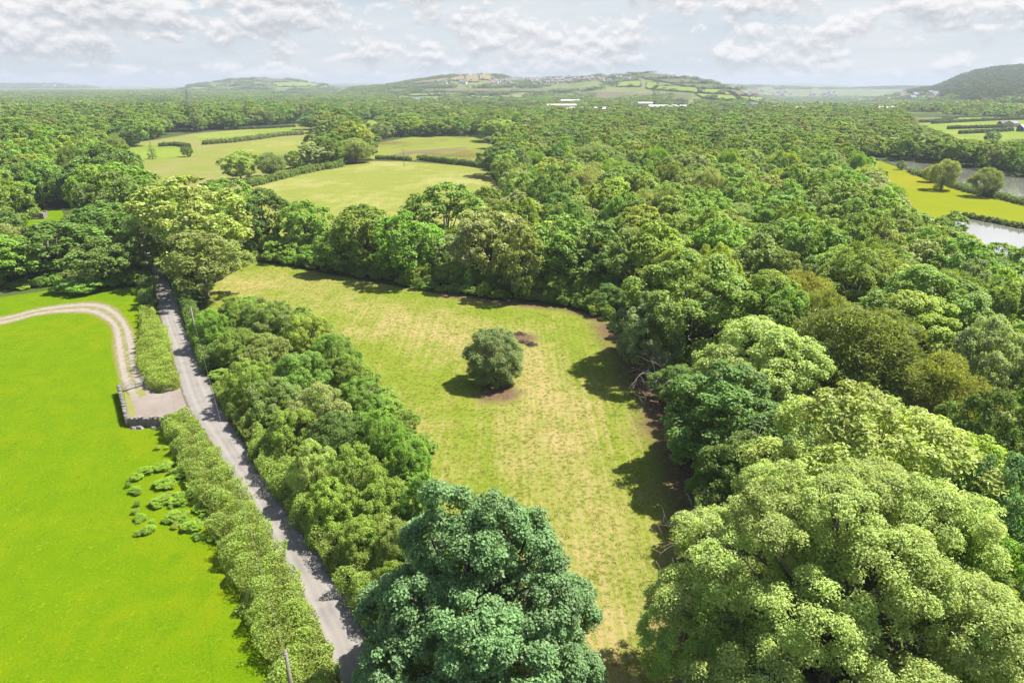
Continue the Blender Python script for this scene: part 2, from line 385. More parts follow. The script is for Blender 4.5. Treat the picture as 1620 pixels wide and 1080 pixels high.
# hill and plain patches (seen on the terrain)
HPATCH = [
    ('pasture', 'far_green', [(977,131),(1012,129),(1014,138),(976,138)]), ('pasture', 'far_green', [(1023,131),(1041,132),(1036,142.5),(1022,140.5)]),
    ('pasture', 'far_green', [(1042,137),(1102,140),(1108,148),(1036,142.8)]), ('pasture', 'far_dull', [(1000,118.5),(1045,117.5),(1084,124.5),(1020,125)]),
    ('pasture', 'far_dull', [(1022,126),(1088,126),(1124,133),(1062,132.5)]), ('pasture', 'far_dull', [(1062,133.4),(1127,134.2),(1160,142.5),(1104,141)]),
    ('pasture', 'far_green', [(1106,142.2),(1139,143),(1162,151.5),(1108,147.6)]), ('pasture', 'far_green', [(1100,149.3),(1160,152.6),(1171,161.5),(1112,156.5)]),
    ('pasture', 'far_green', [(1165,153.5),(1198,154.5),(1242,166),(1180,161)]), ('ploughed_field', 'far_brown', [(1141,143.3),(1163,143.8),(1194,154),(1166,152.4)]),
    ('pasture', 'far_green', [(1174,162.2),(1236,167.2),(1228,170),(1150,162)]),
    ('stubble_field', 'far_tan', [(738,119),(757,118),(757,130.5),(736,130.5)]), ('stubble_field', 'far_tan', [(758.5,119),(777,119.5),(784,127),(759,127)]),
    ('stubble_field', 'far_tan', [(716,124),(735,121),(734,129),(706,129)]), ('stubble_field', 'far_tan2', [(652,131),(705,124.5),(704,129),(655,134)]),
    ('pasture', 'far_dull', [(392,126.5),(450,124.5),(456,130),(425,131)]), ('pasture', 'far_green', [(430,132),(490,131),(512,137),(440,138)]),
    ('pasture', 'far_green', [(235,139),(325,139.5),(340,142.5),(240,141.5)]), ('pasture', 'far_green', [(742,152),(815,156.5),(818,161),(748,155)]),
    ('moorland', 'far_moor', [(905,146.5),(1000,143.5),(1095,150),(1090,160),(930,157)]), ('moorland', 'far_moor', [(600,142),(780,140),(900,141),(900,146),(620,146)]),
    ('pasture', 'far_green', [(640,150),(700,148),(712,151.5),(650,153)]), ('pasture', 'far_dull', [(1000,161),(1080,162),(1085,166),(1010,165)]),
    ('pasture', 'far_green', [(1110,173),(1170,175),(1172,178.5),(1115,177)]), ('pasture', 'far_dull', [(40,150),(120,149),(126,152),(45,152.5)]),
    ('pasture', 'far_green', [(420,150),(500,149),(506,152),(430,152.6)]), ('pasture', 'far_green', [(905,193),(965,195),(955,200),(910,198)]),
    ('pasture', 'far_dull', [(180,158),(262,156),(270,160),(190,161.5)]), ('pasture', 'far_green', [(1285,203),(1335,201),(1340,205),(1290,207)]), ('pasture', 'far_dull', [(700,166),(770,169),(768,173),(705,170)]),
    ('pasture', 'far_dull', [(1250,181),(1330,181),(1330,184),(1250,184)]),
]
def pip(px, py, pl):
    px = np.asarray(px, float); py = np.asarray(py, float); ins = np.zeros(px.shape, bool)
    j = len(pl) - 1
    for i in range(len(pl)):
        x1, y1 = pl[i][:2]; x2, y2 = pl[j][:2]
        c = ((y1 > py) != (y2 > py)) & (px < (x2 - x1) * (py - y1) / (y2 - y1 + 1e-12) + x1)
        ins ^= c; j = i
    return ins

# ------------------------------------------------------------------ ground materials
def ground_mat(name, stops, scales=(.05, .35, 2.6), streak=None, bump=.5, bare=None, speck=None, bd=.08, dr=(.93, 1.12), far=None, straw=False):
    """stops: dark, main, light, dry colours. bare: attribute of bare earth with colours."""
    m, nt, out = mat(name); n = NT(nt); p = n.pos()
    a = n.noise(p, scales[0], 4, .55); b = n.noise(p, scales[1], 5, .6, .4); c = n.noise(p, scales[2], 6, .7)
    col = n.mix(n.ramp(b, .36, .64), stops[0], stops[1])
    col = n.mix(n.ramp(c, .42, .68), col, stops[2])
    dry = n.math('ADD', n.math('MULTIPLY', a, .9), n.math('MULTIPLY', b, .55))
    dry = n.math('ADD', dry, n.math('MULTIPLY', c, .45))
    if streak:
        w = n.noise(n.rot(p, streak[0], streak[1]), 1.0, 4, .6)
        dry = n.math('ADD', dry, n.math('MULTIPLY', n.math('SUBTRACT', w, .5), streak[2]))
    if straw: dry = n.math('ADD', dry, n.attr('straw'))
    col = n.mix(n.ramp(dry, *dr), col, stops[3])
    if speck:
        sk = n.noise(p, speck[1], 2, .5); col = n.mix(n.ramp(sk, speck[2], speck[2] + .06), col, speck[0])
    if bare:
        at = n.attr('bare')
        q = n.math('ADD', at, n.math('MULTIPLY', n.math('SUBTRACT', n.math('ADD', n.math('MULTIPLY', b, .5), n.math('MULTIPLY', c, .5)), .5), 1.6))
        col = n.mix(n.ramp(q, .35, .75), col, n.mix(n.ramp(c, .35, .65), bare[0], bare[1]))
    if far:                        # open scrubby grassland takes over beyond the woods
        ln = n.new('ShaderNodeVectorMath', operation='LENGTH'); n.set(ln.inputs[0], p)
        fm = n.math('ADD', n.ramp(ln.outputs['Value'], 700, 1500), n.math('MULTIPLY', n.math('SUBTRACT', n.noise(p, .004, 4), .5), 2.0))
        col = n.mix(n.ramp(fm, .45, .75), col, n.mix(n.ramp(n.noise(p, .012, 5, .6), .35, .65), far[0], far[1]))
    s = n.bsdf(col, .98, .01, n.math('ADD', c, n.math('MULTIPLY', b, .5)), bump, bd)
    nt.links.new(s, out.inputs[0]); return m

M_GROUND = ground_mat('woodland_floor', [(0.0257,0.0429,0.0120), (0.0429,0.0686,0.0155), (0.0644,0.0858,0.0240), (0.0601,0.0567,0.0274)], (.01, .12, 1.2), far=((.080, .108, .030), (.140, .155, .055)))
M_PAST = ground_mat('lush_pasture', [(0.0575,0.1140,0.0013), (0.0749,0.1343,0.0014), (0.0940,0.1486,0.0018), (0.1114,0.1404,0.0024)], (.045, .35, 4.5), streak=(R_(-28), (.8, .04, 1), .35), bump=.8, speck=((.15,.135,.005), 6.0, .66), dr=(.90, 1.20))
M_MEAD = ground_mat('mown_meadow', [(0.0902,0.1306,0.0105), (0.1156,0.1489,0.0140), (0.1470,0.1632,0.0252), (.238,.186,.082)], (.035, .16, 2.2), streak=(R_(-36), (2.0, .02, 1), .80), bump=.9, dr=(.80, 1.20), bare=((.060,.036,.022), (.140,.090,.056)), straw=True)
M_HAY = ground_mat('hay_field', [(0.1158,0.1426,0.0228), (0.1387,0.1543,0.0299), (0.1649,0.1666,0.0416), (0.1966,0.1907,0.0644)], (.022, .10, .9), streak=(R_(10), (.35, .03, 1), .3))
M_ROUGH = ground_mat('rough_pasture', [(0.1020,0.1331,0.0198), (0.1339,0.1558,0.0277), (0.1594,0.1663,0.0388), (0.0957,0.0770,0.0253)], (.016, .09, .6))
M_LEFTR = ground_mat('rough_grass', [(0.1135,0.1394,0.0243), (0.1379,0.1499,0.0342), (0.1527,0.1555,0.0425), (0.1649,0.1460,0.0637)], (.012, .06, .5))
M_FARG = ground_mat('far_green', [(0.0901,0.1382,0.0160), (0.1227,0.1707,0.0218), (0.1485,0.1862,0.0298), (0.1613,0.1742,0.0436)], (.004, .02, .2))
M_FARD = ground_mat('far_dull', [(0.0568,0.0713,0.0238), (0.0746,0.0891,0.0284), (0.0891,0.0950,0.0330), (0.0950,0.0772,0.0356)], (.004, .02, .2))
M_FARB = ground_mat('far_brown', [(0.0990,0.0766,0.0422), (0.1089,0.0865,0.0495), (0.1241,0.0990,0.0594), (0.1340,0.1043,0.0647)], (.004, .02, .2))
M_FART = ground_mat('far_tan', [(0.1432,0.1155,0.0462), (0.1709,0.1386,0.0601), (0.1848,0.1478,0.0693), (0.1940,0.1571,0.0878)], (.004, .02, .2))
M_FART2 = ground_mat('far_tan2', [(0.1188,0.0845,0.0495), (0.1340,0.0990,0.0647), (0.1432,0.1089,0.0739), (0.1584,0.1241,0.0891)], (.004, .02, .2))
M_MOOR = ground_mat('far_moor', [(0.0673,0.0785,0.0337), (0.0871,0.0924,0.0422), (0.1069,0.1069,0.0561), (0.1175,0.0957,0.0614)], (.003, .012, .12))
M_BANK = ground_mat('pond_pasture', [(0.1118,0.1356,0.0052), (0.1278,0.1492,0.0052), (0.1462,0.1596,0.0065), (0.1724,0.1544,0.0095)], (.015, .10, 1.0), streak=(R_(55), (.3, .03, 1), .3))
FARM = dict(far_green=M_FARG, far_dull=M_FARD, far_brown=M_FARB, far_tan=M_FART, far_tan2=M_FART2, far_moor=M_MOOR)

# ------------------------------------------------------------------ ground sheet
print('ground')
rr = np.concatenate([[2], np.geomspace(6, 600, 60), np.linspace(620, 6000, 270), np.linspace(6060, 13300, 100)])
aa = np.concatenate([np.linspace(-180, -52, 40, endpoint=False), np.linspace(-52, 52, 420, endpoint=False), np.linspace(52, 180, 40)])
aa = np.radians(aa)
A, Rg = np.meshgrid(aa, rr); X = Rg * np.sin(A); Y = Rg * np.cos(A)
Z = np.where(Y > 400, hterr(X, Y), 0.0)
nr, na = A.shape
i = np.arange(nr - 1)[:, None] * na + np.arange(na - 1)[None]
q = np.stack([i, i + 1, i + na + 1, i + na], -1).reshape(-1, 4)[:, ::-1]
me = mesh_np('ground', np.stack([X, Y, Z], -1).reshape(-1, 3), q, [M_GROUND], smooth=True)
tag(obj('ground', me), 'dark green woodland floor and grassland running to the hills', 'ground', kind='structure')

def flat_sheet(name, pts, z, m, label, cat, step=None, attrs=None):
    """a sheet over a polygon given in pixels; step: grid with attributes"""
    pl = poly(pts)
    if step is None:
        mb = MB(); mb.add([(x, y, z) for x, y in pl], [tuple(range(len(pl)))])
        me = mb.mesh(name, [m])
        if me.polygons[0].normal.z < 0: me.flip_normals()
    else:
        a = np.array(pl); lo = np.maximum(a.min(0), (-140, -10)); hi = np.minimum(a.max(0), (200, 400))
        xs = np.arange(lo[0], hi[0], step); ys = np.arange(lo[1], hi[1], step)
        XX, YY = np.meshgrid(xs, ys); inside = pip(XX[:-1, :-1] + step / 2, YY[:-1, :-1] + step / 2, pl)
        nx = len(xs); ii, jj = np.nonzero(inside); k = ii * nx + jj
        q = np.stack([k, k + 1, k + nx + 1, k + nx], 1)
        used = np.unique(q); remap = np.full(len(xs) * len(ys), -1); remap[used] = np.arange(len(used))
        v = np.stack([XX.ravel()[used], YY.ravel()[used], np.full(len(used), z)], 1)
        at = {kk: ('POINT', f(v[:, 0], v[:, 1])) for kk, f in (attrs or {}).items()}
        me = mesh_np(name, v, remap[q], [m], at)
    return tag(obj(name, me), label, cat, kind='structure')

def segdist(x, y, pts):
    d = np.full(np.shape(x), 1e9)
    for (x1, y1), (x2, y2) in zip(pts[:-1], pts[1:]):
        t = np.clip(((x - x1) * (x2 - x1) + (y - y1) * (y2 - y1)) / ((x2 - x1) ** 2 + (y2 - y1) ** 2 + 1e-9), 0, 1)
        d = np.minimum(d, np.hypot(x - x1 - t * (x2 - x1), y - y1 - t * (y2 - y1)))
    return d
LONE = G(782, 622)
def bare_f(x, y):
    e = poly([(985,520),(1036,578),(1070,655),(1140,790),(1170,900),(1140,1000)])
    b = np.clip(1.12 - segdist(x, y, e) / 8.8, 0, 1) * 1.0
    e2 = poly([(700,468),(900,490),(985,522)])
    b = np.maximum(b, np.clip(.75 - segdist(x, y, e2) / 5, 0, 1))
    b = np.maximum(b, 1.0 * np.clip(1.1 - np.hypot(x - LONE[0] - .6, y - LONE[1]) / 5.5, 0, 1))
    h = G(826, 535); b = np.maximum(b, .85 * np.clip(1.1 - np.hypot((x - h[0]) * .8, y - h[1]) / 5, 0, 1))
    return b
def straw_f(x, y):
    a_ = segdist(x, y, poly([(815,560),(850,620),(870,700),(930,800),(980,950),(1010,1100)])); b_ = segdist(x, y, poly([(380,440),(470,455),(600,490),(720,530)])); c_ = segdist(x, y, poly([(370,460),(480,520),(560,590),(640,680),(700,760)]))
    return .20 * np.clip(1.3 - a_ / 7, 0, 1) + .17 * np.clip(1.3 - b_ / 9, 0, 1) + .10 * np.clip(1.2 - c_ / 4, 0, 1) - .10
flat_sheet('pasture', PASTURE, .004, M_PAST, 'lush bright green pasture left of the lane', 'pasture')
flat_sheet('meadow', MEADOW, .004, M_MEAD, 'patchy mown meadow with straw streaks in the middle of the woods', 'meadow', .6, dict(bare=bare_f, straw=straw_f))
flat_sheet('hay_field', HAY, .02, M_HAY, 'pale mown hay field behind the tree line', 'field')
flat_sheet('rough_field', ROUGH, .02, M_ROUGH, 'rough pasture with a utility pole behind the hay field', 'field')
flat_sheet('rough_grass', LEFTR, .02, M_LEFTR, 'yellowish rough grass fields at upper left', 'field')
for k, pts in enumerate([[(140,246),(190,233),(290,228),(312,240),(300,249),(230,252),(160,258)], [(308,213),(360,207),(470,202),(472,213),(430,217),(380,222),(320,227)]]):
    flat_sheet('small_pasture', pts, .06, M_FARG, ['light green pasture beside the isolated slender tree', 'light green pasture beneath the dark far tree belt'][k], 'field')
flat_sheet('brown_rough_grass', [(345,238),(380,229),(420,222),(482,219),(495,226),(485,236),(420,243),(370,246)], .06, M_HAY, 'pale dry grass patch beside the hedge trees', 'field')
flat_sheet('brown_rough_grass', [(600,226),(655,217),(705,216),(690,224),(640,229),(605,240),(592,246)], .06, M_ROUGH, 'brown rushy patch at the back of the rough pasture', 'field')
flat_sheet('worn_track', [(603,250),(640,240),(690,236),(738,233),(738,236),(690,240),(650,244),(615,251)], .07, M_FARB, 'pale worn track crossing the rough pasture', 'track')
flat_sheet('small_pasture', SMALLF, .02, M_FARG, 'small yellow-green clearing among trees left of the rough pasture', 'field')
flat_sheet('pond_pasture', BANK, .02, M_BANK, 'yellow-green grass strip between the two ponds', 'field')
flat_sheet('green_field', RFIELD, .03, M_FARG, 'bright green hedged fields beyond the upper pond', 'field')
flat_sheet('stubble_strip', [(1431,188),(1470,187.5),(1512,187.3),(1476,193),(1433,194)], .12, M_FARB, 'brown stubble strip beyond the upper pond', 'field')
flat_sheet('lawn', LAWN, .02, M_PAST, 'small bright lawn in the trees at the left edge', 'lawn')

# water
m, nt, out = mat('pond_water'); n = NT(nt)
wv = n.noise(n.vmul(n.pos(), (1, 1, 1)), 1.4, 3, .6)
s = n.bsdf(n.mix(n.ramp(n.noise(n.pos(), .02), .4, .6), (.26,.255,.215), (.32,.31,.28)), .12, .5, wv, .02, .03)
gl = nt.nodes.new('ShaderNodeBsdfGlossy'); gl.inputs['Roughness'].default_value = .07; gl.inputs['Color'].default_value = (.95, .95, .95, 1)
mx = nt.nodes.new('ShaderNodeMixShader'); mx.inputs[0].default_value = .6; nt.links.new(s, mx.inputs[1]); nt.links.new(gl.outputs[0], mx.inputs[2])
nt.links.new(mx.outputs[0], out.inputs[0]); M_WATER = m
flat_sheet('pond_water', POND_U, .045, M_WATER, 'upper pond with pale reflections behind two bank trees', 'pond')
flat_sheet('pond_water', POND_L, .045, M_WATER, 'lower pond cut off by the right edge of the photo', 'pond')

# hill patches draped on the terrain
for kk, (nm, mn, c) in enumerate(HPATCH):
    if len(c) == 5: c = [c[0], c[2], c[3], c[4]]
    N = 9; vs = []
    for a_ in np.linspace(0, 1, N):
        for b_ in np.linspace(0, 1, N):
            l = [(c[0][k] * (1 - b_) + c[1][k] * b_) * (1 - a_) + (c[3][k] * (1 - b_) + c[2][k] * b_) * a_ for k in (0, 1)]
            x, y, z = hit(*l); vs.append((x, y, z + 1.2 + y * .0006))
    fs = [(r_ * N + k, r_ * N + k + 1, (r_ + 1) * N + k + 1, (r_ + 1) * N + k) for r_ in range(N - 1) for k in range(N - 1)]
    mb = MB(); mb.add(vs, fs); me = mb.mesh(nm, [FARM[mn]], True)
    tag(obj(nm, me), {'far_green': 'bright green hedged field on the far ground', 'far_dull': 'dull green hedged field on the far ground', 'far_brown': 'brown field on the flank of the far hill', 'far_tan': 'straw coloured field near the top of the far hill', 'far_tan2': 'pinkish tan field on the far hill', 'far_moor': 'pale scrubby moorland below the far hill'}[mn], 'field', 'far hill fields', 'structure')

# ------------------------------------------------------------------ lane, track, yard
def cr(pts, n=6):
    a = np.array(pts, float); a = np.vstack([2 * a[0] - a[1], a, 2 * a[-1] - a[-2]]); o = []
    for i in range(1, len(a) - 2):
        for t in np.linspace(0, 1, n, endpoint=False):
            p0, p1, p2, p3 = a[i - 1:i + 3]
            o.append(.5 * (2 * p1 + (p2 - p0) * t + (2 * p0 - 5 * p1 + 4 * p2 - p3) * t * t + (3 * p1 - p0 - 3 * p2 + p3) * t ** 3))
    o.append(a[-2]); return np.array(o)
def ribbon(name, Lp, Rp, z, m, over=0.0, n=14):
    Lw = cr([G(*p)[:2] for p in Lp]); Rw = cr([G(*p)[:2] for p in Rp])
    d = unit(Rw - Lw); Lw = Lw - d * over; Rw = Rw + d * over
    t = np.linspace(0, 1, n); V = Lw[:, None] * (1 - t)[None, :, None] + Rw[:, None] * t[None, :, None]
    v = np.concatenate([V.reshape(-1, 2), np.full((V.shape[0] * n, 1), z)], 1)
    i = np.arange(len(Lw) - 1)[:, None] * n + np.arange(n - 1)[None]
    q = np.stack([i, i + 1, i + n + 1, i + n], -1).reshape(-1, 4)
    c = np.tile(t, len(Lw))
    return mesh_np(name, v, q, [m], {'across': ('POINT', c)})
m, nt, out = mat('asphalt'); n = NT(nt); p = n.pos(); ac = n.attr('across')
f1 = n.noise(p, 18, 5, .7); f2 = n.noise(p, .35, 4, .6); f3 = n.noise(p, 1.6, 5, .6)
col = n.mix(n.ramp(f1, .3, .7), (0.1446,0.1317,0.1198), (0.1920,0.1762,0.1614))
col = n.mix(n.ramp(f2, .42, .62), col, (0.1347,0.1248,0.1158))
wob = n.math('ADD', ac, n.math('MULTIPLY', n.math('SUBTRACT', f2, .5), .10))
trk = n.math('ABSOLUTE', n.math('SUBTRACT', n.math('ABSOLUTE', n.math('SUBTRACT', wob, .5)), .2))
col = n.mix(n.ramp(trk, .0, .10, .45, 0), col, (0.2288,0.2118,0.1920))
mid = n.math('ABSOLUTE', n.math('SUBTRACT', wob, .5))
col = n.mix(n.ramp(mid, .0, .055, .35, 0), col, (0.2217,0.1821,0.1446))
ed = n.math('ABSOLUTE', n.math('SUBTRACT', n.math('ADD', ac, n.math('MULTIPLY', n.math('SUBTRACT', f3, .5), .22)), .5))
col = n.mix(n.ramp(ed, .405, .45), col, n.mix(n.ramp(f1, .35, .65), (0.0674,0.0475,0.0307), (0.1347,0.1009,0.0743)))
col = n.mix(n.ramp(n.math('ADD', ed, n.math('MULTIPLY', f3, .12)), .525, .56), col, (0.0505,0.0872,0.0138))
nt.links.new(n.bsdf(col, .9, .15, f1, .4, .01), out.inputs[0]); M_ASPH = m
tag(obj('road', ribbon('road', pt_road_L, pt_road_R, .012, M_ASPH, .35)), 'narrow grey asphalt lane running between the hedges', 'road', kind='structure')

m, nt, out = mat('gravel_track'); n = NT(nt); p = n.pos(); ac = n.attr('across')
f1 = n.noise(p, 9, 6, .75); f2 = n.noise(p, .5, 5, .65, .5); f3 = n.noise(p, 2.2, 5, .65); f4 = n.noise(p, 1.1, 6, .7, .6)
col = n.mix(n.ramp(f1, .3, .7), (.135,.112,.094), (.265,.232,.205))
col = n.mix(n.ramp(f2, .40, .62), col, (.215,.185,.160)); col = n.mix(n.ramp(f4, .55, .72), col, (.100,.080,.062))
aw = n.math('ADD', ac, n.math('MULTIPLY', n.math('SUBTRACT', f4, .5), .30))
r1 = n.math('ABSOLUTE', n.math('SUBTRACT', n.math('ABSOLUTE', n.math('SUBTRACT', aw, .5)), .20))
gmask = n.math('MULTIPLY', n.ramp(r1, .07, .13), n.ramp(n.math('ADD', f3, n.math('MULTIPLY', f2, .6)), .62, .86))
col = n.mix(gmask, col, n.mix(n.ramp(f1, .4, .6), (.080,.096,.014), (.150,.138,.045)))
ed = n.math('ABSOLUTE', n.math('SUBTRACT', aw, .5))
col = n.mix(n.ramp(ed, .36, .44), col, n.mix(n.ramp(f1, .4, .6), (.080,.115,.006), (.130,.128,.018)))
nt.links.new(n.bsdf(col, .95, .1, f1, .6, .03), out.inputs[0]); M_TRACK = m
tL = [(-90,520),(0,514),(67,498),(133,496),(160,506),(179,520),(181,553),(190,600),(200,623)]
tR = [(-90,508),(0,501),(67,486),(143,477),(182,486),(202,513),(214,540),(220,580),(236,606)]
tag(obj('gravel_track', ribbon('gravel_track', tL, tR, .012, M_TRACK, .6, 20)), 'rutted gravel track curving from the lane gate round the pasture', 'track', kind='structure')
M_YARD = ground_mat('gravel_yard', [(.125,.102,.088), (.185,.158,.140), (.250,.222,.200), (.150,.126,.104)], (.12, .6, 8.0), bump=.8, bd=.04)
def ragged(pts, amp, seed, n_=7):
    r = np.random.default_rng(seed); o = []
    for (x1, y1), (x2, y2) in zip(pts, pts[1:] + pts[:1]):
        for t in np.linspace(0, 1, n_, endpoint=False): o.append((x1 + (x2 - x1) * t + r.normal() * amp, y1 + (y2 - y1) * t + r.normal() * amp * .7))
    return o
flat_sheet('gravel_yard', [(196,612),(222,592),(250,604),(268,614),(286,612),(306,648),(320,668),(290,652),(272,662),(262,672),(206,672),(200,640)], .009, M_YARD, 'bare gravel entrance between the gate and the lane', 'yard')
for k, pts in enumerate([[(197,618),(203,617),(211,640),(217,655),(206,661),(202,645)], [(214,619),(228,613),(231,624),(222,630)]]):
    flat_sheet('grass_verge', ragged(pts, .8, k + 3), .016, M_LEFTR, ['strip of grass inside the stone wall by the gate', 'tuft of grass in front of the metal gate'][k], 'grass')

# ------------------------------------------------------------------ hedges
def hedge_mesh(name, seed, path, width, height, leaf, dens, m=M_LEAF, bump=.35):
    r = np.random.default_rng(seed)
    pts = np.array(path, float); seg = np.linalg.norm(np.diff(pts, axis=0), axis=1); cum = np.concatenate([[0], np.cumsum(seg)]); Lg = cum[-1]
    W = (lambda s: np.interp(s / Lg, np.linspace(0, 1, len(width)), width)) if hasattr(width, '__len__') else (lambda s: np.full_like(s, width))
    Hh = (lambda s: np.interp(s / Lg, np.linspace(0, 1, len(height)), height)) if hasattr(height, '__len__') else (lambda s: np.full_like(s, height))
    N = int(Lg * (np.mean(width) + 1.8 * np.mean(height)) * dens)
    s = r.uniform(-.4, Lg + .4, N)
    tt = r.uniform(-1, 1, N); side = r.random(N) < .42    # flat top with rounded shoulders, and the two sides
    cx = np.where(side, np.sign(tt) * (1 - .06 * r.random(N)), tt); cz = np.where(side, r.uniform(.02, .85, N), (1 - tt ** 6 * .55))
    a = cx * 1.6 + cz
    K = 60; fs = r.uniform(.1, 5.0, K) * r.choice([-1, 1], K); ph = r.uniform(0, 6.28, K); am = r.normal(size=K) / np.sqrt(K) / (np.abs(fs) ** .25) * 1.2
    nz = (np.sin(s[:, None] * fs + a[:, None] * r.uniform(-3.2, 3.2, K) + ph) * am).sum(1)
    k = (1 - .42 * r.random(N) ** 2.2) * (1 + bump * .55 * nz)
    endk = np.clip(np.minimum(s + .5, Lg + .5 - s) / 1.0, 0, 1) ** .5
    ofs = cx * W(s) * .5 * k * endk; z = np.maximum(cz * Hh(s) * k * (.6 + .4 * endk), .05)
    sc_ = np.clip(s, 0, Lg)
    bx, by = np.interp(sc_, cum, pts[:, 0]), np.interp(sc_, cum, pts[:, 1])
    idx = np.clip(np.searchsorted(cum, sc_, 'right') - 1, 0, len(seg) - 1); dr = np.diff(pts, axis=0)[idx] / seg[idx][:, None]
    ov = s - sc_
    pos = np.stack([bx + dr[:, 0] * ov + dr[:, 1] * ofs, by + dr[:, 1] * ov - dr[:, 0] * ofs, z], 1)
    ox_ = np.where(side, np.sign(cx) * 1.2, cx ** 3 * .6); o = unit(np.stack([dr[:, 1] * ox_, -dr[:, 0] * ox_, cz], 1))
    nrm = unit(.8 * o + np.array([0, 0, .35]) + .75 * r.normal(size=(N, 3)))
    tan = unit(r.normal(size=(N, 3)) + .4 * o)
    L = leaf * r.uniform(.6, 1.4, N)
    cv = np.clip(.5 + nz * .45 + .15 * r.normal(size=N), 0, 1)
    return leaves_mesh(name, pos, nrm, tan, L, L * .8, r.random(N), cv, m)
def stems_mesh(name, seed, path, height):
    r = np.random.default_rng(seed); b = MB(); pts = np.array(path, float)
    for (x1, y1), (x2, y2) in zip(pts[:-1], pts[1:]):
        n_ = max(2, int(math.hypot(x2 - x1, y2 - y1) / .7))
        for t in np.linspace(0, 1, n_, endpoint=False):
            x, y = x1 + (x2 - x1) * t + r.normal() * .3, y1 + (y2 - y1) * t + r.normal() * .3
            b.tube([(x, y, -.05), (x + r.normal() * .2, y + r.normal() * .2, height * .45), (x + r.normal() * .4, y + r.normal() * .4, height * .85)], [.05, .035, .015], 5)
    return b.mesh(name, [M_BARK], True)
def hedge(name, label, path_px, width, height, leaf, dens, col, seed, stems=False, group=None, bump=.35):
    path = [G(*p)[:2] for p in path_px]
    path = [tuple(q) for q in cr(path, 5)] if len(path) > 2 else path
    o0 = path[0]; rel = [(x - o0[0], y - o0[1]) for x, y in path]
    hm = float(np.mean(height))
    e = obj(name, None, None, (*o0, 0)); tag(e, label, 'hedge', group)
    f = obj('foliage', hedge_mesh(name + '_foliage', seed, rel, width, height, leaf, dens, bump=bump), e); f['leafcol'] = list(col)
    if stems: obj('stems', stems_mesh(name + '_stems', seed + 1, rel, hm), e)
    return e
print('hedges')
hedge('hedge', 'thick clipped hedge along the left side of the lane, below the stone wall', [(278,668),(318,735),(362,815),(402,890),(438,965),(470,1040),(505,1140),(530,1220)], [3.2,3.9,4.2,4.4,4.4,4.4], [1.6,1.8,1.9,1.9,1.8], .14, 240, (.128,.172,.030), 21)
hedge('hedge', 'short clipped hedge between gravel track and lane, above the metal gate', [(234,492),(238,520),(244,560),(257,600),(268,618)], [2.0,3.0,4.2,4.6,3.4], [1.4,1.6,1.9,1.8,1.5], .145, 220, (.135,.178,.028), 22)
hedge('hedge', 'reddish-tipped hedge on the right side of the lane in front of the thicket', [(354,622),(396,688),(437,750),(498,830),(553,905),(610,980),(664,1075),(707,1195)], [2.2,2.6,3.0,3.2,3.4,3.4], [1.7,1.9,2.0,2.0,2.0], .14, 240, (.122,.166,.030), 23)
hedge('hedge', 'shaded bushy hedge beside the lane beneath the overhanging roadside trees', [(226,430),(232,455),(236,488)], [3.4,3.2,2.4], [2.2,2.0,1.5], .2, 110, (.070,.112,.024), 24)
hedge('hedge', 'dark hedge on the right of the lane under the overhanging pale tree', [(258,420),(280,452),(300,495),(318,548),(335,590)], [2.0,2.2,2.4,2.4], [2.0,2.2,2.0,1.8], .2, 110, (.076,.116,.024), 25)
hedge('hedge', 'long dark hedge between the hay field and the rough pasture, right of the gap', [(662,253),(700,257.5),(740,262),(772,267)], 3.0, 2.4, .55, 22, (.06,.10,.022), 26, False, bump=.5)
hedge('hedge', 'low dark hedge between hay field and rough pasture, left of the gap', [(595,252),(620,252.5),(650,254.5)], 2.6, 2.0, .55, 22, (.07,.11,.022), 27, False, bump=.5)
hedge('hedge', 'scrubby hedge along the far side of the hay field below the hedge trees', [(392,296),(440,284),(490,272),(540,264)], 4.5, 2.4, .6, 18, (.085,.12,.025), 28, False, bump=.6)
hedge('hedge', 'thin field hedge in front of the far tree belt at upper left', [(355,206),(420,203.5),(466,201)], 4, 2.2, .9, 10, (.06,.085,.03), 29, False)
hedge('hedge', 'thin hedge in the upper left fields beside the isolated dark bush', [(252,232),(280,231),(298,233.5)], 4, 2.2, .9, 10, (.05,.075,.03), 30, False)
hedge('hedge', 'scruffy hedge line between the light green pasture and the brown rough grass', [(322,229),(380,224),(440,216),(480,213)], 5, 2.4, .9, 9, (.09,.11,.035), 31, False, bump=.7)
for k, (pth, lab) in enumerate([([(1475,196),(1530,193),(1600,190),(1700,189)], 'uppermost dark hedge line of the green fields beyond the ponds'), ([(1500,204.5),(1560,203),(1590,202)], 'middle dark hedge line of the green fields beyond the ponds'), ([(1518,212),(1560,210),(1600,207.5)], 'lowest dark hedge line of the green fields beyond the ponds'), ([(1436,194.6),(1476,193.2),(1514,187.6)], 'dark hedge along the brown stubble strip')]):
    hedge('hedge', lab, pth, 4, 2.5, 1.1, 8, (.035,.055,.022), 32 + k, False)
hedge('hedge', 'low weedy hedge along the edge of the lower pond', [(1522,343),(1560,350),(1620,362),(1680,375)], 2, 1.3, .6, 16, (.05,.07,.025), 37, False)
hedge('hedge', 'reedy hedge along the upper pond bank between its trees', [(1440,272),(1478,285.5),(1537,304.5),(1583,314.5),(1650,331)], 4, 1.8, .6, 14, (.075,.105,.03), 38, False, bump=.6)

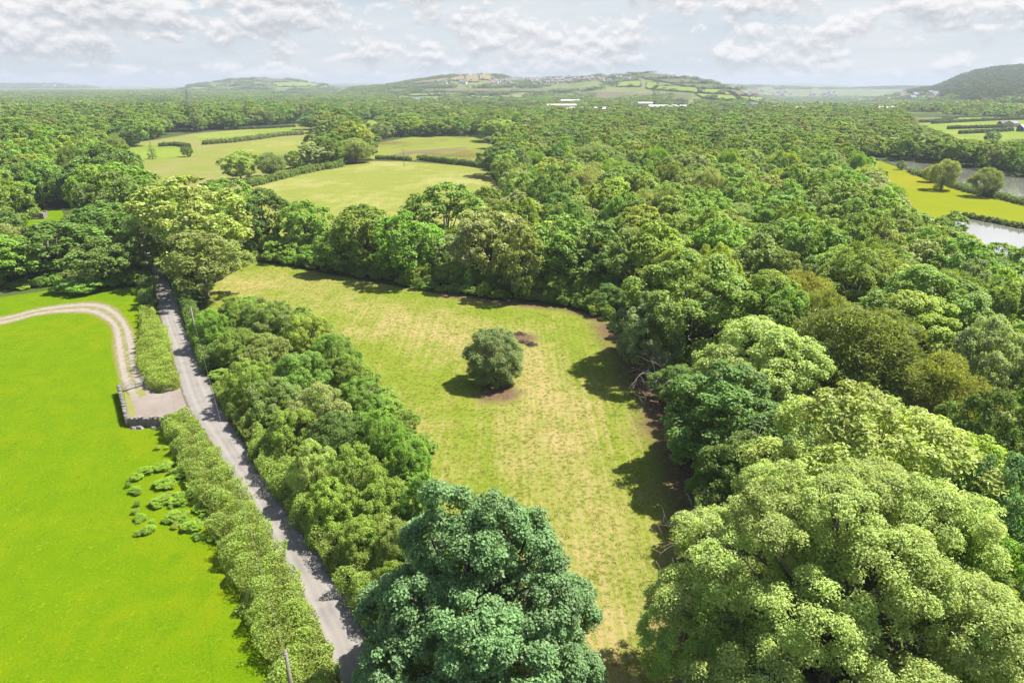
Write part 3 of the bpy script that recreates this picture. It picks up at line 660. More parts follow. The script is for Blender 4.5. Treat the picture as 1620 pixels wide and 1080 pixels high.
# ------------------------------------------------------------------ trees set by hand: column, top row, width in px, height, proto, colour, kind, label, short reference
print('trees')
HERO = [
 (1395,636,400,18,'ash','pale green','ash_tree','tall pale green ash rising behind the nearest ash at lower right','the second ash'),
 (1098,918,180,9.5,'ash','pale green','ash_tree','low leafy ash leaning out over the meadow at the bottom edge','the low leaning ash'),
 (1215,505,255,15.5,'ash','pale green','ash_tree','pale topped ash beside the bare dead branches on the meadow edge','the pale topped ash'),
 (1172,590,250,12.5,'broad','dark green','broadleaf_tree','dark green tree on the meadow edge in front of the pale topped ash','the dark edge tree'),
 (1205,690,200,11,'broad','dark green','broadleaf_tree','dark shaded tree between the dark edge tree and the second ash','the dark shaded tree'),
 (1100,398,240,17.5,'broad','mid green','broadleaf_tree','large leafy green tree at the meadow corner above its shadows','the large corner tree'),
 (1030,455,130,13,'broad','grey-green','broadleaf_tree','greyish tree at the far right corner of the meadow','the greyish corner tree'),
 (1375,490,270,15.5,'willow','olive green','willow_tree','big wispy olive willow right of the pale topped ash','the big olive willow'),
 (1275,428,150,14,'willow','russet-tinged','willow_tree','brownish wispy willow behind the big olive willow','the brownish willow'),
 (1490,560,190,13,'willow','olive green','willow_tree','wispy olive willow at the right, downhill of the yellow-green tree','the smaller olive willow'),
 (1450,463,200,14,'broad','yellow-green','broadleaf_tree','yellow-green spreading tree behind the big olive willow','the yellow-green tree'),
 (1585,712,200,15,'broad','blue-green','broadleaf_tree','dark blue-green tree against the right edge of the photo','the blue-green tree'),
 (1580,500,140,14,'broad','grey-green','broadleaf_tree','whitish green tree near the right edge above the blue-green tree','the whitish tree'),
 (1590,610,160,14,'broad','dark green','broadleaf_tree','dark tree at the right edge between whitish and blue-green trees','the dark right-edge tree'),
 (1610,850,230,14,'broad','mid green','broadleaf_tree','green tree at the right edge just behind the nearest ash','the green right-edge tree'),
 (1210,275,100,13.5,'broad','russet-tinged','broadleaf_tree','russet-brown rounded tree standing out in the middle of the wood','the russet tree'),
 (1240,308,110,13,'broad','bright green','broadleaf_tree','vivid green tree directly in front of the russet tree','the vivid green tree'),
 (575,322,130,15,'broad','mid green','broadleaf_tree','dense green tree in the tree line where the hay field shows behind','the dense tree line tree'),
 (705,290,150,17.5,'broad','mid green','broadleaf_tree','tallest bushy tree of the tree line, standing against the hay field','the tallest tree line tree'),
 (640,335,120,15,'broad','bright green','broadleaf_tree','rich green tree in the tree line left of its tallest tree',None),
 (775,325,140,16.5,'broad','grey-green','broadleaf_tree','greyish green tree in the tree line right of its tallest tree',None),
 (822,352,90,15,'broad','soft green','broadleaf_tree','light green slim tree in front of the tree line above the meadow','the slim light tree'),
 (880,335,140,16,'broad','mid green','broadleaf_tree','round green tree at the right part of the meadow tree line',None),
 (950,350,130,15,'broad','dark green','broadleaf_tree','dark green tree in the tree line near the meadow corner',None),
 (480,316,95,13.5,'broad','mid green','broadleaf_tree','upright green tree at the left end of the tree line','the upright tree'),
 (530,362,80,10,'broad','bright green','broadleaf_tree','low green tree filling the gap right of the upright tree',None),
 (410,300,120,15,'broad','dark green','broadleaf_tree','dark green tree between the roadside ash and the upright tree','the dark green tree'),
 (350,280,110,15,'broad','mid green','broadleaf_tree','green tree directly behind the big roadside tree',None),
 (286,280,195,21.5,'broad','soft green','broadleaf_tree','big soft green tree overhanging the far end of the lane','the big roadside tree'),
 (312,366,150,13.5,'ash','soft green','birch_tree','soft light green birch leaning over the shaded lane','the leaning birch'),
 (180,256,165,19,'broad','bright green','broadleaf_tree','huge rich green tree left of the lane end','the huge rich green tree'),
 (70,350,170,12,'broad','dark green','broadleaf_tree','dark round tree above the gravel track at the left','the dark round tree'),
 (-10,352,120,12,'willow','grey-green','broadleaf_tree','greyish tree cut by the left edge above the gravel track',None),
 (150,378,110,10,'broad','dark green','broadleaf_tree','dark shaded tree between the dark round tree and the lane end',None),
 (205,365,80,11,'broad','dark green','broadleaf_tree','shaded tree standing at the verge of the lane end',None),
 (72,184,66,19,'broad','russet-tinged','broadleaf_tree','large oak with golden brown crown at far left','the golden brown oak'),
 (130,195,60,18,'broad','mid green','broadleaf_tree','big dark sided tree right of the golden brown oak',None),
 (195,188,75,18,'broad','mid green','broadleaf_tree','broad green tree on the edge of the light green pasture','the broad pasture tree'),
 (35,243,110,16,'broad','yellow-green','broadleaf_tree','large yellow-green tree at the left edge above the lawn','the large yellow-green tree'),
 (105,245,50,14,'cone','dark green','conifer_tree','dark conifer behind the huge rich green tree','the dark conifer'),
 (178,215,38,13,'willow','olive green','broadleaf_tree','olive leaning tree standing alone at the pasture corner',None),
 (236,220,17,11,'cone','olive green','broadleaf_tree','slender isolated tree in the light green pasture','the slender isolated tree'),
 (294,230,20,6.5,'broad','dark green','broadleaf_tree','small dark round tree alone in the upper left fields','the small dark round tree'),
 (375,237,68,13,'broad','mid green','broadleaf_tree','round green hedge tree left of the hay field','the round hedge tree'),
 (425,240,50,11,'willow','grey-green','broadleaf_tree','greyish hedge tree right of the round hedge tree',None),
 (462,238,36,9,'broad','mid green','broadleaf_tree','smallest hedge tree behind the hay field hedge',None),
 (512,216,60,13,'broad','mid green','broadleaf_tree','tall hedge tree at the right end of the hedge trees',None),
 (560,218,60,13,'willow','grey-green','broadleaf_tree','grey-green tree beside the left side of the rough pasture',None),
 (490,182,50,13,'broad','dark green','broadleaf_tree','dark round tree standing out in front of the brown rough grass','the dark round field tree'),
 (535,190,60,12,'broad','mid green','broadleaf_tree','green tree right of the dark round field tree',None),
 (686,163,62,20,'broad','grey-green','broadleaf_tree','tall poplar-like tree at the back of the rough pasture','the tall back tree'),
 (650,178,50,15,'broad','mid green','broadleaf_tree','dark footed tree at the back of the rough pasture',None),
 (612,180,50,13,'broad','mid green','broadleaf_tree','green tree at the back left of the rough pasture',None),
 (588,198,36,7,'shrub','grey-green','broadleaf_tree','grey rounded willow beside the brown rushy patch',None),
 (742,197,36,8,'broad','dark green','broadleaf_tree','low dark tree at the back right corner of the rough pasture',None),
 (790,188,80,16,'broad','yellow-green','broadleaf_tree','tall yellow-green tree at the corner of the wood by the rough pasture','the tall corner tree'),
 (795,225,85,15,'broad','dark green','broadleaf_tree','dark shaded tree on the wood edge beside the hay field','the dark wood-edge tree'),
 (1500,250,46,12.5,'willow','grey-green','willow_tree','grey willow leaning on the bank of the upper pond','the leaning pond willow'),
 (1478,262,30,7,'willow','yellow-green','willow_tree','small yellowish willow left of the leaning pond willow',None),
 (1567,264,48,11,'willow','grey-green','willow_tree','rounded willow on the upper pond bank near the right edge','the rounded pond willow'),
 (1428,254,16,4.5,'shrub','olive green','broadleaf_tree','tiny round bush-like tree at the left end of the upper pond',None),
 (1592,165,26,14,'broad','mid green','broadleaf_tree','wide field oak standing in the green fields beyond the ponds','the field oak'),
 (1573,207,28,9,'broad','dark green','broadleaf_tree','dark round tree in front of the green fields hedge',None),
]
def hero_place(px, pt, w, h):
    x, y, _ = G(px, pt + 0, h)
    d = depth(x, y, h * .6)
    r = w * d / FPX / 2
    return x, y, r
heroes = []
def add_hero(rec):
    px, pt, w, h, pr, coln, kind, label, ref = rec
    x, y, r = hero_place(px, pt, w, h); d = math.hypot(x, y)
    lod = 'hi' if d < 130 else 'mid'
    cr_, tr_ = PROTO[pr][lod][len(heroes) % len(PROTO[pr][lod])]
    z = float(hterr(x, y)) if y > 400 else 0.0
    plant(kind, cr_, tr_, x, y, z, (r / PR[pr], r / PR[pr], h / PH[pr]), RNG.uniform(0, 6.28), coln, label, 'tree')
    heroes.append((x, y, r, h, ref))

# the three trees of the foreground and the tree alone in the meadow get meshes of their own
def own_tree(kind, px, pt, w, h, label, ref, col, seed, cat='tree', **k):
    x, y, r = hero_place(px, pt, w, h)
    c, t = tree_meshes(kind, seed, h, r, **k)
    plant(kind, c, t, x, y, 0, (1, 1, 1), 0, None, label, cat, colv=list(col))
    heroes.append((x, y, r, h, ref))
own_tree('sycamore_tree', 752, 772, 380, 17, 'dark blue-green sycamore in the foreground between lane and meadow', 'the foreground sycamore', (.088,.152,.060), 61, zb=1.5, ncl=760, nleaf=170000, ls=.195, style='broad', limbs=90, rcs=.78,
    lobes=[(-.32,.05,.97,.09),(-.26,.08,.89,.12),(-.12,.1,.86,.16),(.17,.0,.965,.08),(.2,.02,.88,.14),(.22,.05,.80,.2),(-.02,-.1,.74,.28),(.5,.1,.80,.09),(-.52,0,.74,.1),(.62,-.05,.66,.1),(-.1,.05,.93,.07),(-.32,.1,.72,.26),(.38,.12,.70,.26),(.1,.45,.62,.3),(-.45,-.2,.52,.33),(.5,-.15,.50,.33),(.0,-.5,.52,.33),(-.3,.5,.45,.3),(.45,.5,.42,.3),
           (-.72,.1,.34,.3),(.74,.1,.34,.3),(-.55,-.5,.32,.34),(.5,-.58,.32,.34),(0,-.75,.3,.3),(0,.7,.3,.3),(.68,.5,.25,.28),(-.6,.55,.25,.28),(-.8,-.2,.16,.24),(.82,-.2,.16,.24),(.2,-.8,.14,.26),(-.3,-.78,.14,.26)])
ASH_LOBES = [(-.12,-.05,.93,.22),(.18,.1,.96,.18),(.4,.0,.88,.24),(-.4,.1,.82,.24),(.05,-.35,.82,.28),(-.25,.4,.8,.24),(.3,.42,.8,.25),(.68,.1,.72,.26),(-.68,-.05,.64,.24),(-.35,-.45,.66,.28),(.42,-.42,.66,.28),
    (.0,-.68,.52,.28),(-.6,-.5,.42,.24),(.72,-.4,.5,.26),(.9,.05,.45,.22),(-.88,.1,.42,.2),(-.6,.5,.5,.26),(.6,.6,.5,.26),(0,.75,.5,.26),(-.3,-.82,.3,.24),(.35,-.8,.3,.26),(-.8,-.35,.24,.2),(.85,-.4,.22,.22),(-.98,-.1,.5,.12),(-.82,.3,.66,.12),(-.5,-.2,.86,.12),(-.3,.2,.97,.1),(.05,.05,1.02,.1),(.62,-.1,.92,.11),(.86,.3,.72,.12),(-.92,-.45,.34,.12),(-.66,-.72,.3,.12),(.1,-.98,.34,.12),(.98,-.2,.55,.11),(0,0,.6,.4),(.3,-.1,.4,.4),(-.3,0,.4,.4)]
own_tree('ash_tree', 1362, 770, 530, 17.5, 'nearest huge pale green ash filling the lower right corner', 'the nearest ash', (.205,.262,.076), 62, zb=1.5, ncl=1150, nleaf=270000, ls=.18, style='ash', limbs=120, rcs=.70, lobes=ASH_LOBES)
own_tree('round_tree', 781, 522, 98, 7.9, 'round grey-green tree standing alone in the meadow', 'the lone meadow tree', (.118,.160,.054), 63, zb=.05, ncl=420, nleaf=52000, ls=.17, style='shrub', limbs=30,
    lobes=[(0,0,.74,.5),(.3,.1,.76,.42),(-.28,.05,.78,.42),(.05,-.32,.72,.44),(0,.34,.72,.44),(.55,0,.52,.42),(-.55,.05,.52,.42),(.1,-.58,.5,.42),(0,.56,.5,.42),(.42,-.4,.5,.4),(-.42,-.4,.5,.4),(.4,.42,.5,.4),(-.4,.42,.5,.4),(.5,-.1,.26,.38),(-.48,-.1,.26,.38),(.05,-.5,.24,.38),(-.3,-.42,.22,.34),(.34,-.42,.22,.34),(.1,.5,.24,.36),(0,0,.2,.45)])
for rec in HERO: add_hero(rec)

# bare dead trees on the meadow edge
def dead_tree(px, pt, h, seed, label, spread):
    r = np.random.default_rng(seed); b = MB(); x, y, _ = G(px, pt, h)
    def grow(p, d, L, rad, lev):
        pts = [p]; q = np.array(p, float); dd = unit(np.array(d, float))
        for _ in range(4):
            dd = unit(dd + r.normal(size=3) * .22); q = q + dd * L / 4; pts.append(q.copy())
        b.tube(pts, [rad, rad * .85, rad * .7, rad * .55, rad * .35], 5)
        if lev > 0:
            for k in range(4):
                s0 = pts[1 + k % 4]; nd = unit(dd * .6 + r.normal(size=3) * spread + np.array([0, 0, .1])); grow(s0, nd, L * r.uniform(.5, .75), rad * .5, lev - 1)
    grow((0, 0, -.2), (0, 0, 1), h * .5, .16, 0)
    for k in range(6): grow((0, 0, h * r.uniform(.25, .5)), unit(r.normal(size=3) * [1, 1, .3] + [-.5, -.3, .35]), h * .55, .09, 2)
    e = obj('dead_tree', b.mesh('dead_tree', [M_DEAD], True), None, (x, y, 0)); tag(e, label, 'dead tree')
dead_tree(1075, 540, 8.5, 71, 'bare grey branches of a dead tree below the large corner tree', .75)
dead_tree(1190, 752, 9.5, 72, 'bare dead branches poking out between dark trees and second ash', .75)

# ------------------------------------------------------------------ thicket shrubs between the lane and the meadow
SHR = [  # column, top row, width, height, colour, note
 (326,490,70,4.6,'bright green','bright shrub around the utility pole at the lane side'), (372,470,70,4.5,'mid green','shrub at the far end of the thicket next to the birch'),
 (395,486,46,4.2,'dark green','dark upright shrub at the thicket end facing the meadow'), (440,478,90,5,'olive green','olive shrub on the meadow side near the far end of the thicket'),
 (480,500,90,5,'yellow-green','yellow-green shrub on the meadow side of the thicket, behind the olive one'), (520,528,80,5,'mid green','green shrub on the meadow side abreast of the lone tree'),
 (365,520,90,5,'mid green','green shrub along the lane below the utility pole'), (415,530,100,5.4,'olive green','broad olive shrub in the middle of the upper thicket'),
 (385,570,90,4.8,'mid green','shrub on the lane side below the upper thicket'), (470,560,110,5.6,'mid green','large green shrub in the heart of the thicket'),
 (545,560,70,5,'mid green','rounded shrub where the thicket bulges into the meadow'), (430,600,110,5.2,'olive green','olive shrub on the lane side of the middle thicket'),
 (500,610,110,5.6,'grey-green','greyish shrub in the middle of the thicket'), (570,600,90,5.4,'mid green','fresh green shrub at the meadow rim of the middle thicket'),
 (455,650,100,5,'mid green','shrub over the lane hedge in the middle thicket'), (530,655,110,5.4,'dark green','dark leafy shrub in the lower middle of the thicket'),
 (600,650,90,5.6,'bright green','rich green shrub at the meadow rim of the lower thicket'), (490,700,90,4.8,'pale green','pale silvery shrub in the lower thicket above the hedge'),
 (560,705,110,5.2,'mid green','wide shrub in the lower thicket'), (640,690,90,5.8,'bright green','taller rich green shrub at the lower meadow rim'),
 (520,760,100,4.6,'yellow-green','yellowish shrub behind the reddish lane hedge'), (600,760,110,5,'mid green','shrub left of the foreground sycamore top'),
 (660,760,70,5.2,'dark green','dark shrub partly behind the foreground sycamore'), (570,820,100,4.6,'mid green','green shrub above the hedge left of the sycamore'),
 (630,830,90,4.8,'olive green','olive shrub tucked against the left of the sycamore'), (620,890,80,4.2,'mid green','lowest shrub of the thicket beside the sycamore'),
 (690,870,90,5,'mid green','shrub hidden mostly behind the sycamore'),
]
shr_prev = []
def add_shrub(px, pt, w, h, coln, label, name='shrub', cat='shrub', group=None, kk=[0]):
    x, y, r = hero_place(px, pt, w, h); kk[0] += 1
    lod = 'hi' if math.hypot(x, y) < 150 else 'mid'
    c, t = PROTO['shrub'][lod][kk[0] % 5]
    plant(name, c, t, x, y, 0, (r / 4, r / 4, h / 6), RNG.uniform(0, 6.28), coln, label, cat, group)
    heroes.append((x, y, r * .8, h, None))
for s_ in SHR: add_shrub(s_[0], s_[1], s_[2] * .92, s_[3] * 1.12 * RNG.uniform(.86, 1.28), *s_[4:], group='shrubs of the lane thicket')
EDGE = [
 (1050,580,100,5.5,'dark green','dark shrub at the meadow corner beneath the dead branches'), (1085,650,110,5.5,'mid green','green shrub hugging the meadow edge below the dead tree'),
 (1120,735,110,6,'dark green','dark shrub at the meadow edge below the dark edge tree'), (1165,830,100,5.5,'mid green','mid green shrub at the meadow edge above the low leaning ash'),
 (1015,500,80,6,'mid green','shrub at the far right corner of the meadow'), (960,450,70,5,'dark green','shaded shrub at the foot of the tree line near the corner'),
 (880,435,70,5,'mid green','shrub at the foot of the tree line, right of the slim light tree'), (800,425,70,5,'dark green','shaded shrub at the foot of the tree line above the lone tree'),
 (720,415,70,5,'mid green','shrub at the foot of the tree line below its tallest tree'), (640,405,70,5,'dark green','dark shrub at the foot of the tree line behind the dry grass'),
 (560,395,70,5,'mid green','shrub at the foot of the tree line near its left end'), (500,385,70,5,'bright green','fresh shrub beneath the upright tree'),
 (440,380,70,5,'mid green','shrub at the far left corner of the meadow'),
 (120,440,80,3,'bright green','leafy shrub on the verge above the track bend'), (165,432,60,3,'bright green','bright shrub on the verge left of the shaded hedge'), (205,425,60,3.4,'mid green','shaded shrub on the verge beside the lane end'),
]
for s_ in EDGE: add_shrub(s_[0] + (24 if s_[1] > 560 and s_[0] > 1000 else 0), *s_[1:])
BRK = [(215,752,26),(232,742,30),(258,735,34),(215,772,22),(262,762,40),(285,745,40),(255,790,40),(290,785,46),(222,815,20),(235,835,26),(280,815,44),(305,830,40),(325,800,40)]
for k, (bx, by, bw) in enumerate(BRK):
    x, y, _ = G(bx, by + 6); r = bw * .95 * depth(x, y, 0) / FPX / 2
    c, t = PROTO['shrub']['hi'][k % 4]
    plant('bracken_clump', c, t, x, y, 0, (r / 4, r / 4, (.45 + .008 * bw) / 6), k * 1.3, 'yellow-green', '', 'bracken', 'bracken clumps beside the lane hedge', colv=[.135, .215, .020])['label'] = 'bright bracken clump in the pasture, ' + ('farthest out from the lane hedge', 'at the upper edge of the patch', 'upper one nearest to the hedge', 'small one just below the farthest', 'in the middle of the upper patch', 'pressed against the hedge, uppermost', 'in the centre of the patch', 'beside the hedge at mid patch', 'tiny one alone at the left', 'small one at the lower left', 'large one in the lower patch', 'lowest one beside the hedge', 'pressed into the hedge below the others')[k]

# ------------------------------------------------------------------ the wood: scattered trees
hx = np.array([h[0] for h in heroes]); hy = np.array([h[1] for h in heroes]); hr = np.array([h[2] for h in heroes])
LANE = [G(*p)[:2] for p in pt_road_L]; LANE2 = [(x + 1.6, y) for x, y in LANE]
BUILT = [(G(70, 340)[0] + dx_, G(70, 340)[1] + dy_, 11) for dx_, dy_ in ((0, 0), (10, 4), (20, 8))]   # clear rings around buildings: x, y, radius
def band(y0, y1, s, keep=1.0):
    ys = np.arange(y0, y1, s * .87); out = []
    for k, yy in enumerate(ys):
        w = yy * .80 + 30
        xs = np.arange(-w, w, s) + (s / 2 if k % 2 else 0)
        out.append(np.stack([xs + RNG.uniform(-.32, .32, len(xs)) * s, np.full(len(xs), yy) + RNG.uniform(-.32, .32, len(xs)) * s], 1))
    a = np.concatenate(out); return a[RNG.random(len(a)) < keep]
def vnoise(x, y, s, seed):
    r = np.random.default_rng(seed); K = 14; f = unit(r.normal(size=(K, 2))) * r.uniform(.5, 1.6, (K, 1)) / s * 6.28; ph = r.uniform(0, 6.28, K)
    return np.sin(x[:, None] * f[:, 0] + y[:, None] * f[:, 1] + ph).sum(1) / math.sqrt(K)
def filt(a, r):
    x, y = a[:, 0], a[:, 1]; z = np.where(y > 400, hterr(x, y), 0)
    ok = np.ones(len(a), bool)
    for ox, oy in ((0, 0), (.8, 0), (-.8, 0), (0, .8), (0, -.8)):
        xx, yy = x + ox * r, y + oy * r; px, py = P(xx, np.maximum(yy, 5), z)
        for pl in OPEN: ok &= ~((z < 3) & pip(px, py, pl))
        if ox == 0 and oy == 0:
            qx, qy = P(xx, np.maximum(yy, 5), z + 10)
            for _, mn, pl in HPATCH:
                ok &= ~(pip(px, py, pl) | ((mn != 'far_moor') & pip(qx, qy, pl))) | ((RNG.random(len(a)) < .10) if mn == 'far_moor' else False)
            px0 = px
    ok &= segdist(x, y, LANE2) > r * .8 + 1.5
    for k in range(len(hx)):
        ok &= np.hypot(x - hx[k], y - hy[k]) > .72 * (hr[k] + r * .7)
    for bx, by, br in BUILT: ok &= np.hypot(x - bx, y - by) > br
    d = depth(x, y, z + 8); px, py = P(x, y, z + 8)
    ok &= (px > -120) & (px < 1740) & (py < 1300) & (d > 10)
    return a[ok], z[ok], px[ok]

# ------------------------------------------------------------------ buildings
print('buildings')
def gable_house(w, l, h, rh, wallm, roofm, chim=True, win=True):
    """walls, roof and windows as separate meshes; returns list of (name, mesh)"""
    b = MB(); b.box((0, 0, h / 2 - .2), (l, w, h + .4))
    b.add([(-l/2, -w/2, h), (-l/2, w/2, h), (-l/2, 0, h + rh)], [(0, 2, 1)]); b.add([(l/2, -w/2, h), (l/2, w/2, h), (l/2, 0, h + rh)], [(0, 1, 2)])
    r = MB(); o = .35
    for s in (-1, 1):
        r.add([(-l/2-o, s*(w/2+o), h-o*rh/(w/2)+.06), (l/2+o, s*(w/2+o), h-o*rh/(w/2)+.06), (l/2+o, 0, h+rh+.06), (-l/2-o, 0, h+rh+.06),
               (-l/2-o, s*(w/2+o), h-o*rh/(w/2)+.26), (l/2+o, s*(w/2+o), h-o*rh/(w/2)+.26), (l/2+o, 0, h+rh+.26), (-l/2-o, 0, h+rh+.26)],
              [(0,1,2,3),(4,5,6,7),(0,1,5,4),(0,3,7,4),(1,2,6,5)])
    parts = [('wall', b.mesh('wall', [wallm])), ('roof', r.mesh('roof', [roofm]))]
    if chim:
        c = MB(); c.box((l*.35, 0, h + rh + .5), (.7, .9, 1.6)); parts.append(('chimney', c.mesh('chimney', [M_PINK])))
    if win:
        q = MB(); q.box((0, 0, 0), (1.2, .1, 1.2)); wm = q.mesh('window', [M_GLASS])
        for k in (-.3, 0, .3):
            for zz in ((h*.3, h*.75) if h > 4 else (h*.55,)): parts.append(('window', wm, (k*l, -w/2-.03, zz)))
    return parts
def building(kind, px, py, parts, rz, label, cat, group=None, clear=10, terr=False):
    x, y, z = hit(px, py) if terr or (px > 1100 and py < 186) else G(px, py)
    e = obj(kind, None, None, (x, y, z), rz); tag(e, label, cat, group)
    for p_ in parts: obj(p_[0], p_[1], e, p_[2] if len(p_) > 2 else (0, 0, 0))
    BUILT.append((x, y, clear))
    # keep the view of it open for a short way
    L = math.hypot(x, y)
    for k in range(1, 4): BUILT.append((x - x / L * clear * 1.4 * k, y - y / L * clear * 1.4 * k, clear))
    return e
building('white_house', 659, 163, gable_house(11, 15, 7, 4.5, M_WHITE, M_ROOF), .15, 'large white house with grey roof among trees behind rough pasture', 'house', clear=14)
building('white_house', 674, 163, gable_house(8, 7, 4.5, 3, M_WHITE, M_ROOF, False), .2, 'small white annexe right of the large white house', 'house', clear=8)
def shed(l, w, h, rm, wm):
    return gable_house(w, l, h, 2.2, wm, rm, False, False)
building('warehouse', 888, 174, shed(48, 30, 7, M_SHEDB, M_SHEDB), .0, 'tan roofed warehouse at the left of the industrial sheds', 'warehouse', clear=30)
building('warehouse', 930, 179, shed(78, 24, 6, M_SHED, M_SHED), -.04, 'longest low pale warehouse in the industrial sheds', 'warehouse', clear=34)
building('warehouse', 902, 165, shed(40, 24, 7, M_SHED, M_SHEDB), 0, 'small far warehouse behind the tan roofed one', 'warehouse', clear=28)
building('red_building', 981, 185, shed(14, 12, 6, M_SHED, M_RED), .1, 'red walled building with pale roof right of the longest warehouse', 'building', clear=12)
building('warehouse', 1047, 176, shed(44, 40, 7, M_SHED, M_SHED), 0, 'broad white warehouse right of the red building', 'warehouse', clear=30)
building('warehouse', 1086, 175, shed(24, 18, 6, M_SHED, M_SHED), 0, 'small white warehouse at the right end of the sheds', 'warehouse', clear=18)
building('warehouse', 1020, 169, shed(26, 20, 6, M_SHED, M_SHEDB), 0, 'little warehouse half hidden left of the broad white one', 'warehouse', clear=18)
building('farmhouse', 1190, 171, gable_house(9, 13, 6.5, 4, M_WHITE, M_ROOF), -.2, 'white farmhouse at the foot of the hedged hill', 'house', clear=14)
building('barn', 1262, 177, shed(16, 10, 5, M_SHEDB, M_SHEDB), .2, 'tan barn right of the white farmhouse', 'barn', clear=12)
building('barn', 1330, 196, shed(14, 10, 4.5, M_ROOF, M_PINK), .3, 'grey roofed barn among trees beyond the middle of the wood', 'barn', clear=12)
building('barn', 1316, 188, shed(18, 10, 5, M_SHED, M_PINK), .1, 'pale roofed barn behind the grey roofed one', 'barn', clear=12)
building('warehouse', 1505, 171, shed(30, 16, 5, M_SHED, M_SHED), .05, 'long white shed at the foot of the wooded hill', 'warehouse', clear=20)
building('warehouse', 1400, 176, shed(34, 14, 5, M_SHED, M_SHEDB), .05, 'pale long shed in the valley left of the wooded hill', 'warehouse', clear=20)
building('barn', 1600, 201, shed(11, 9, 3.5, M_ROOF, M_PINK), .5, 'low stone barn at the right edge beside the green fields', 'barn', clear=6)
building('barn', 1586, 199, shed(8, 6, 2.4, M_STONE_CAP, M_STONE), .2, 'small rubble outbuilding left of the low stone barn', 'barn', clear=5)
building('farm_shed', 1619, 208, shed(9, 7, 3.6, M_SHED, M_BLUEV), .2, 'dark blue walled farm shed cut by the right edge', 'shed', clear=6)
building('bungalow', 940, 206, gable_house(7, 9, 3, 2, M_WHITE, M_SHED, False), .2, 'pale roofed bungalow peeping out of the wood below the sheds', 'house', clear=7)
# village on the ridge
wallms = [M_WHITE, M_PINK, M_WHITE, M_PINK]; vh = [gable_house(8, 9, 5.5, 3, wallms[k], [M_ROOF, M_ROOFR][k // 2], False, False) for k in range(4)]
vm = []
for k in range(4):
    b = MB()
    for idx_, (nm_, me_) in enumerate(vh[k][:2]):
        b.add([tuple(v.co) for v in me_.vertices], [list(p.vertices) for p in me_.polygons], idx_)
    vm.append(b.mesh('village_house', [wallms[k], [M_ROOF, M_ROOFR][k // 2]]))
NV = 0
vr = np.random.default_rng(8)
for (x0, x1, y0, y1, n_) in ((772, 800, 127, 134, 16), (800, 860, 126.5, 134, 24), (858, 905, 124.5, 133, 28), (905, 965, 123.5, 131, 22), (975, 1010, 125, 128, 8), (690, 740, 131, 134, 9)):
    for k in range(n_):
        x, y, z = hit(vr.uniform(x0, x1), vr.uniform(y0, y1))
        if y > 4500: continue
        s_ = vr.uniform(.9, 1.35)
        o = obj('village_house', vm[int(vr.integers(4))], None, (x, y, z), vr.uniform(-.6, .6), (s_, s_, s_))
        tag(o, 'small pale house in the village along the top of the far hill', 'house', 'houses of the hilltop village'); NV += 1
        BUILT.append((x, y, 9)); BUILT.append((x * .995, y * .995, 9))
for (x0, x1, y0, y1, n_) in ((60, 210, 136.3, 138.5, 26), (1180, 1330, 146, 156, 30), (1330, 1480, 152, 162, 14)):
    for k in range(n_):
        x, y, z = hit(vr.uniform(x0, x1), vr.uniform(y0, y1)); s_ = vr.uniform(1.2, 2.2)
        o = obj('distant_house', vm[int(vr.integers(4))], None, (x, y, z), vr.uniform(-.6, .6), (s_, s_, s_))
        tag(o, ['pale house dot in the hazy town on the left horizon', 'pale house dot in the hazy valley town right of the hedged hill', 'pale house dot in the hazy valley left of the wooded hill'][0 if x0 == 60 else 1 if x0 == 1180 else 2], 'house', ['houses of the left horizon town', 'houses of the valley town', 'houses of the right valley'][0 if x0 == 60 else 1 if x0 == 1180 else 2])
        BUILT.append((x, y, 14)); BUILT.append((x * .99, y * .99, 12))

# low walled enclosure on the lawn
x, y, _ = G(44, 346); e = obj('stone_enclosure', None, None, (x, y, 0), R_(12)); tag(e, 'low dark stone enclosure with pale end pier on the small lawn', 'enclosure')
b = MB(); b.box((0, 1.3, .65), (9.5, .4, 1.7)); b.box((0, -1.3, .15), (9.5, .4, .5)); b.box((-4.6, 0, .3), (.4, 2.2, .8)); obj('wall', b.mesh('enclosure_wall', [M_STONE]), e)
b = MB(); b.box((4.9, 0, .8), (.7, 3.2, 1.9)); b.box((4.9, 1.2, 1.95), (.8, .8, .4)); obj('pier', b.mesh('enclosure_pier', [M_STONE_CAP]), e)
b = MB(); b.box((0, 0, .03), (9, 2.2, .1)); obj('floor_slab', b.mesh('enclosure_floor', [M_FARB]), e)

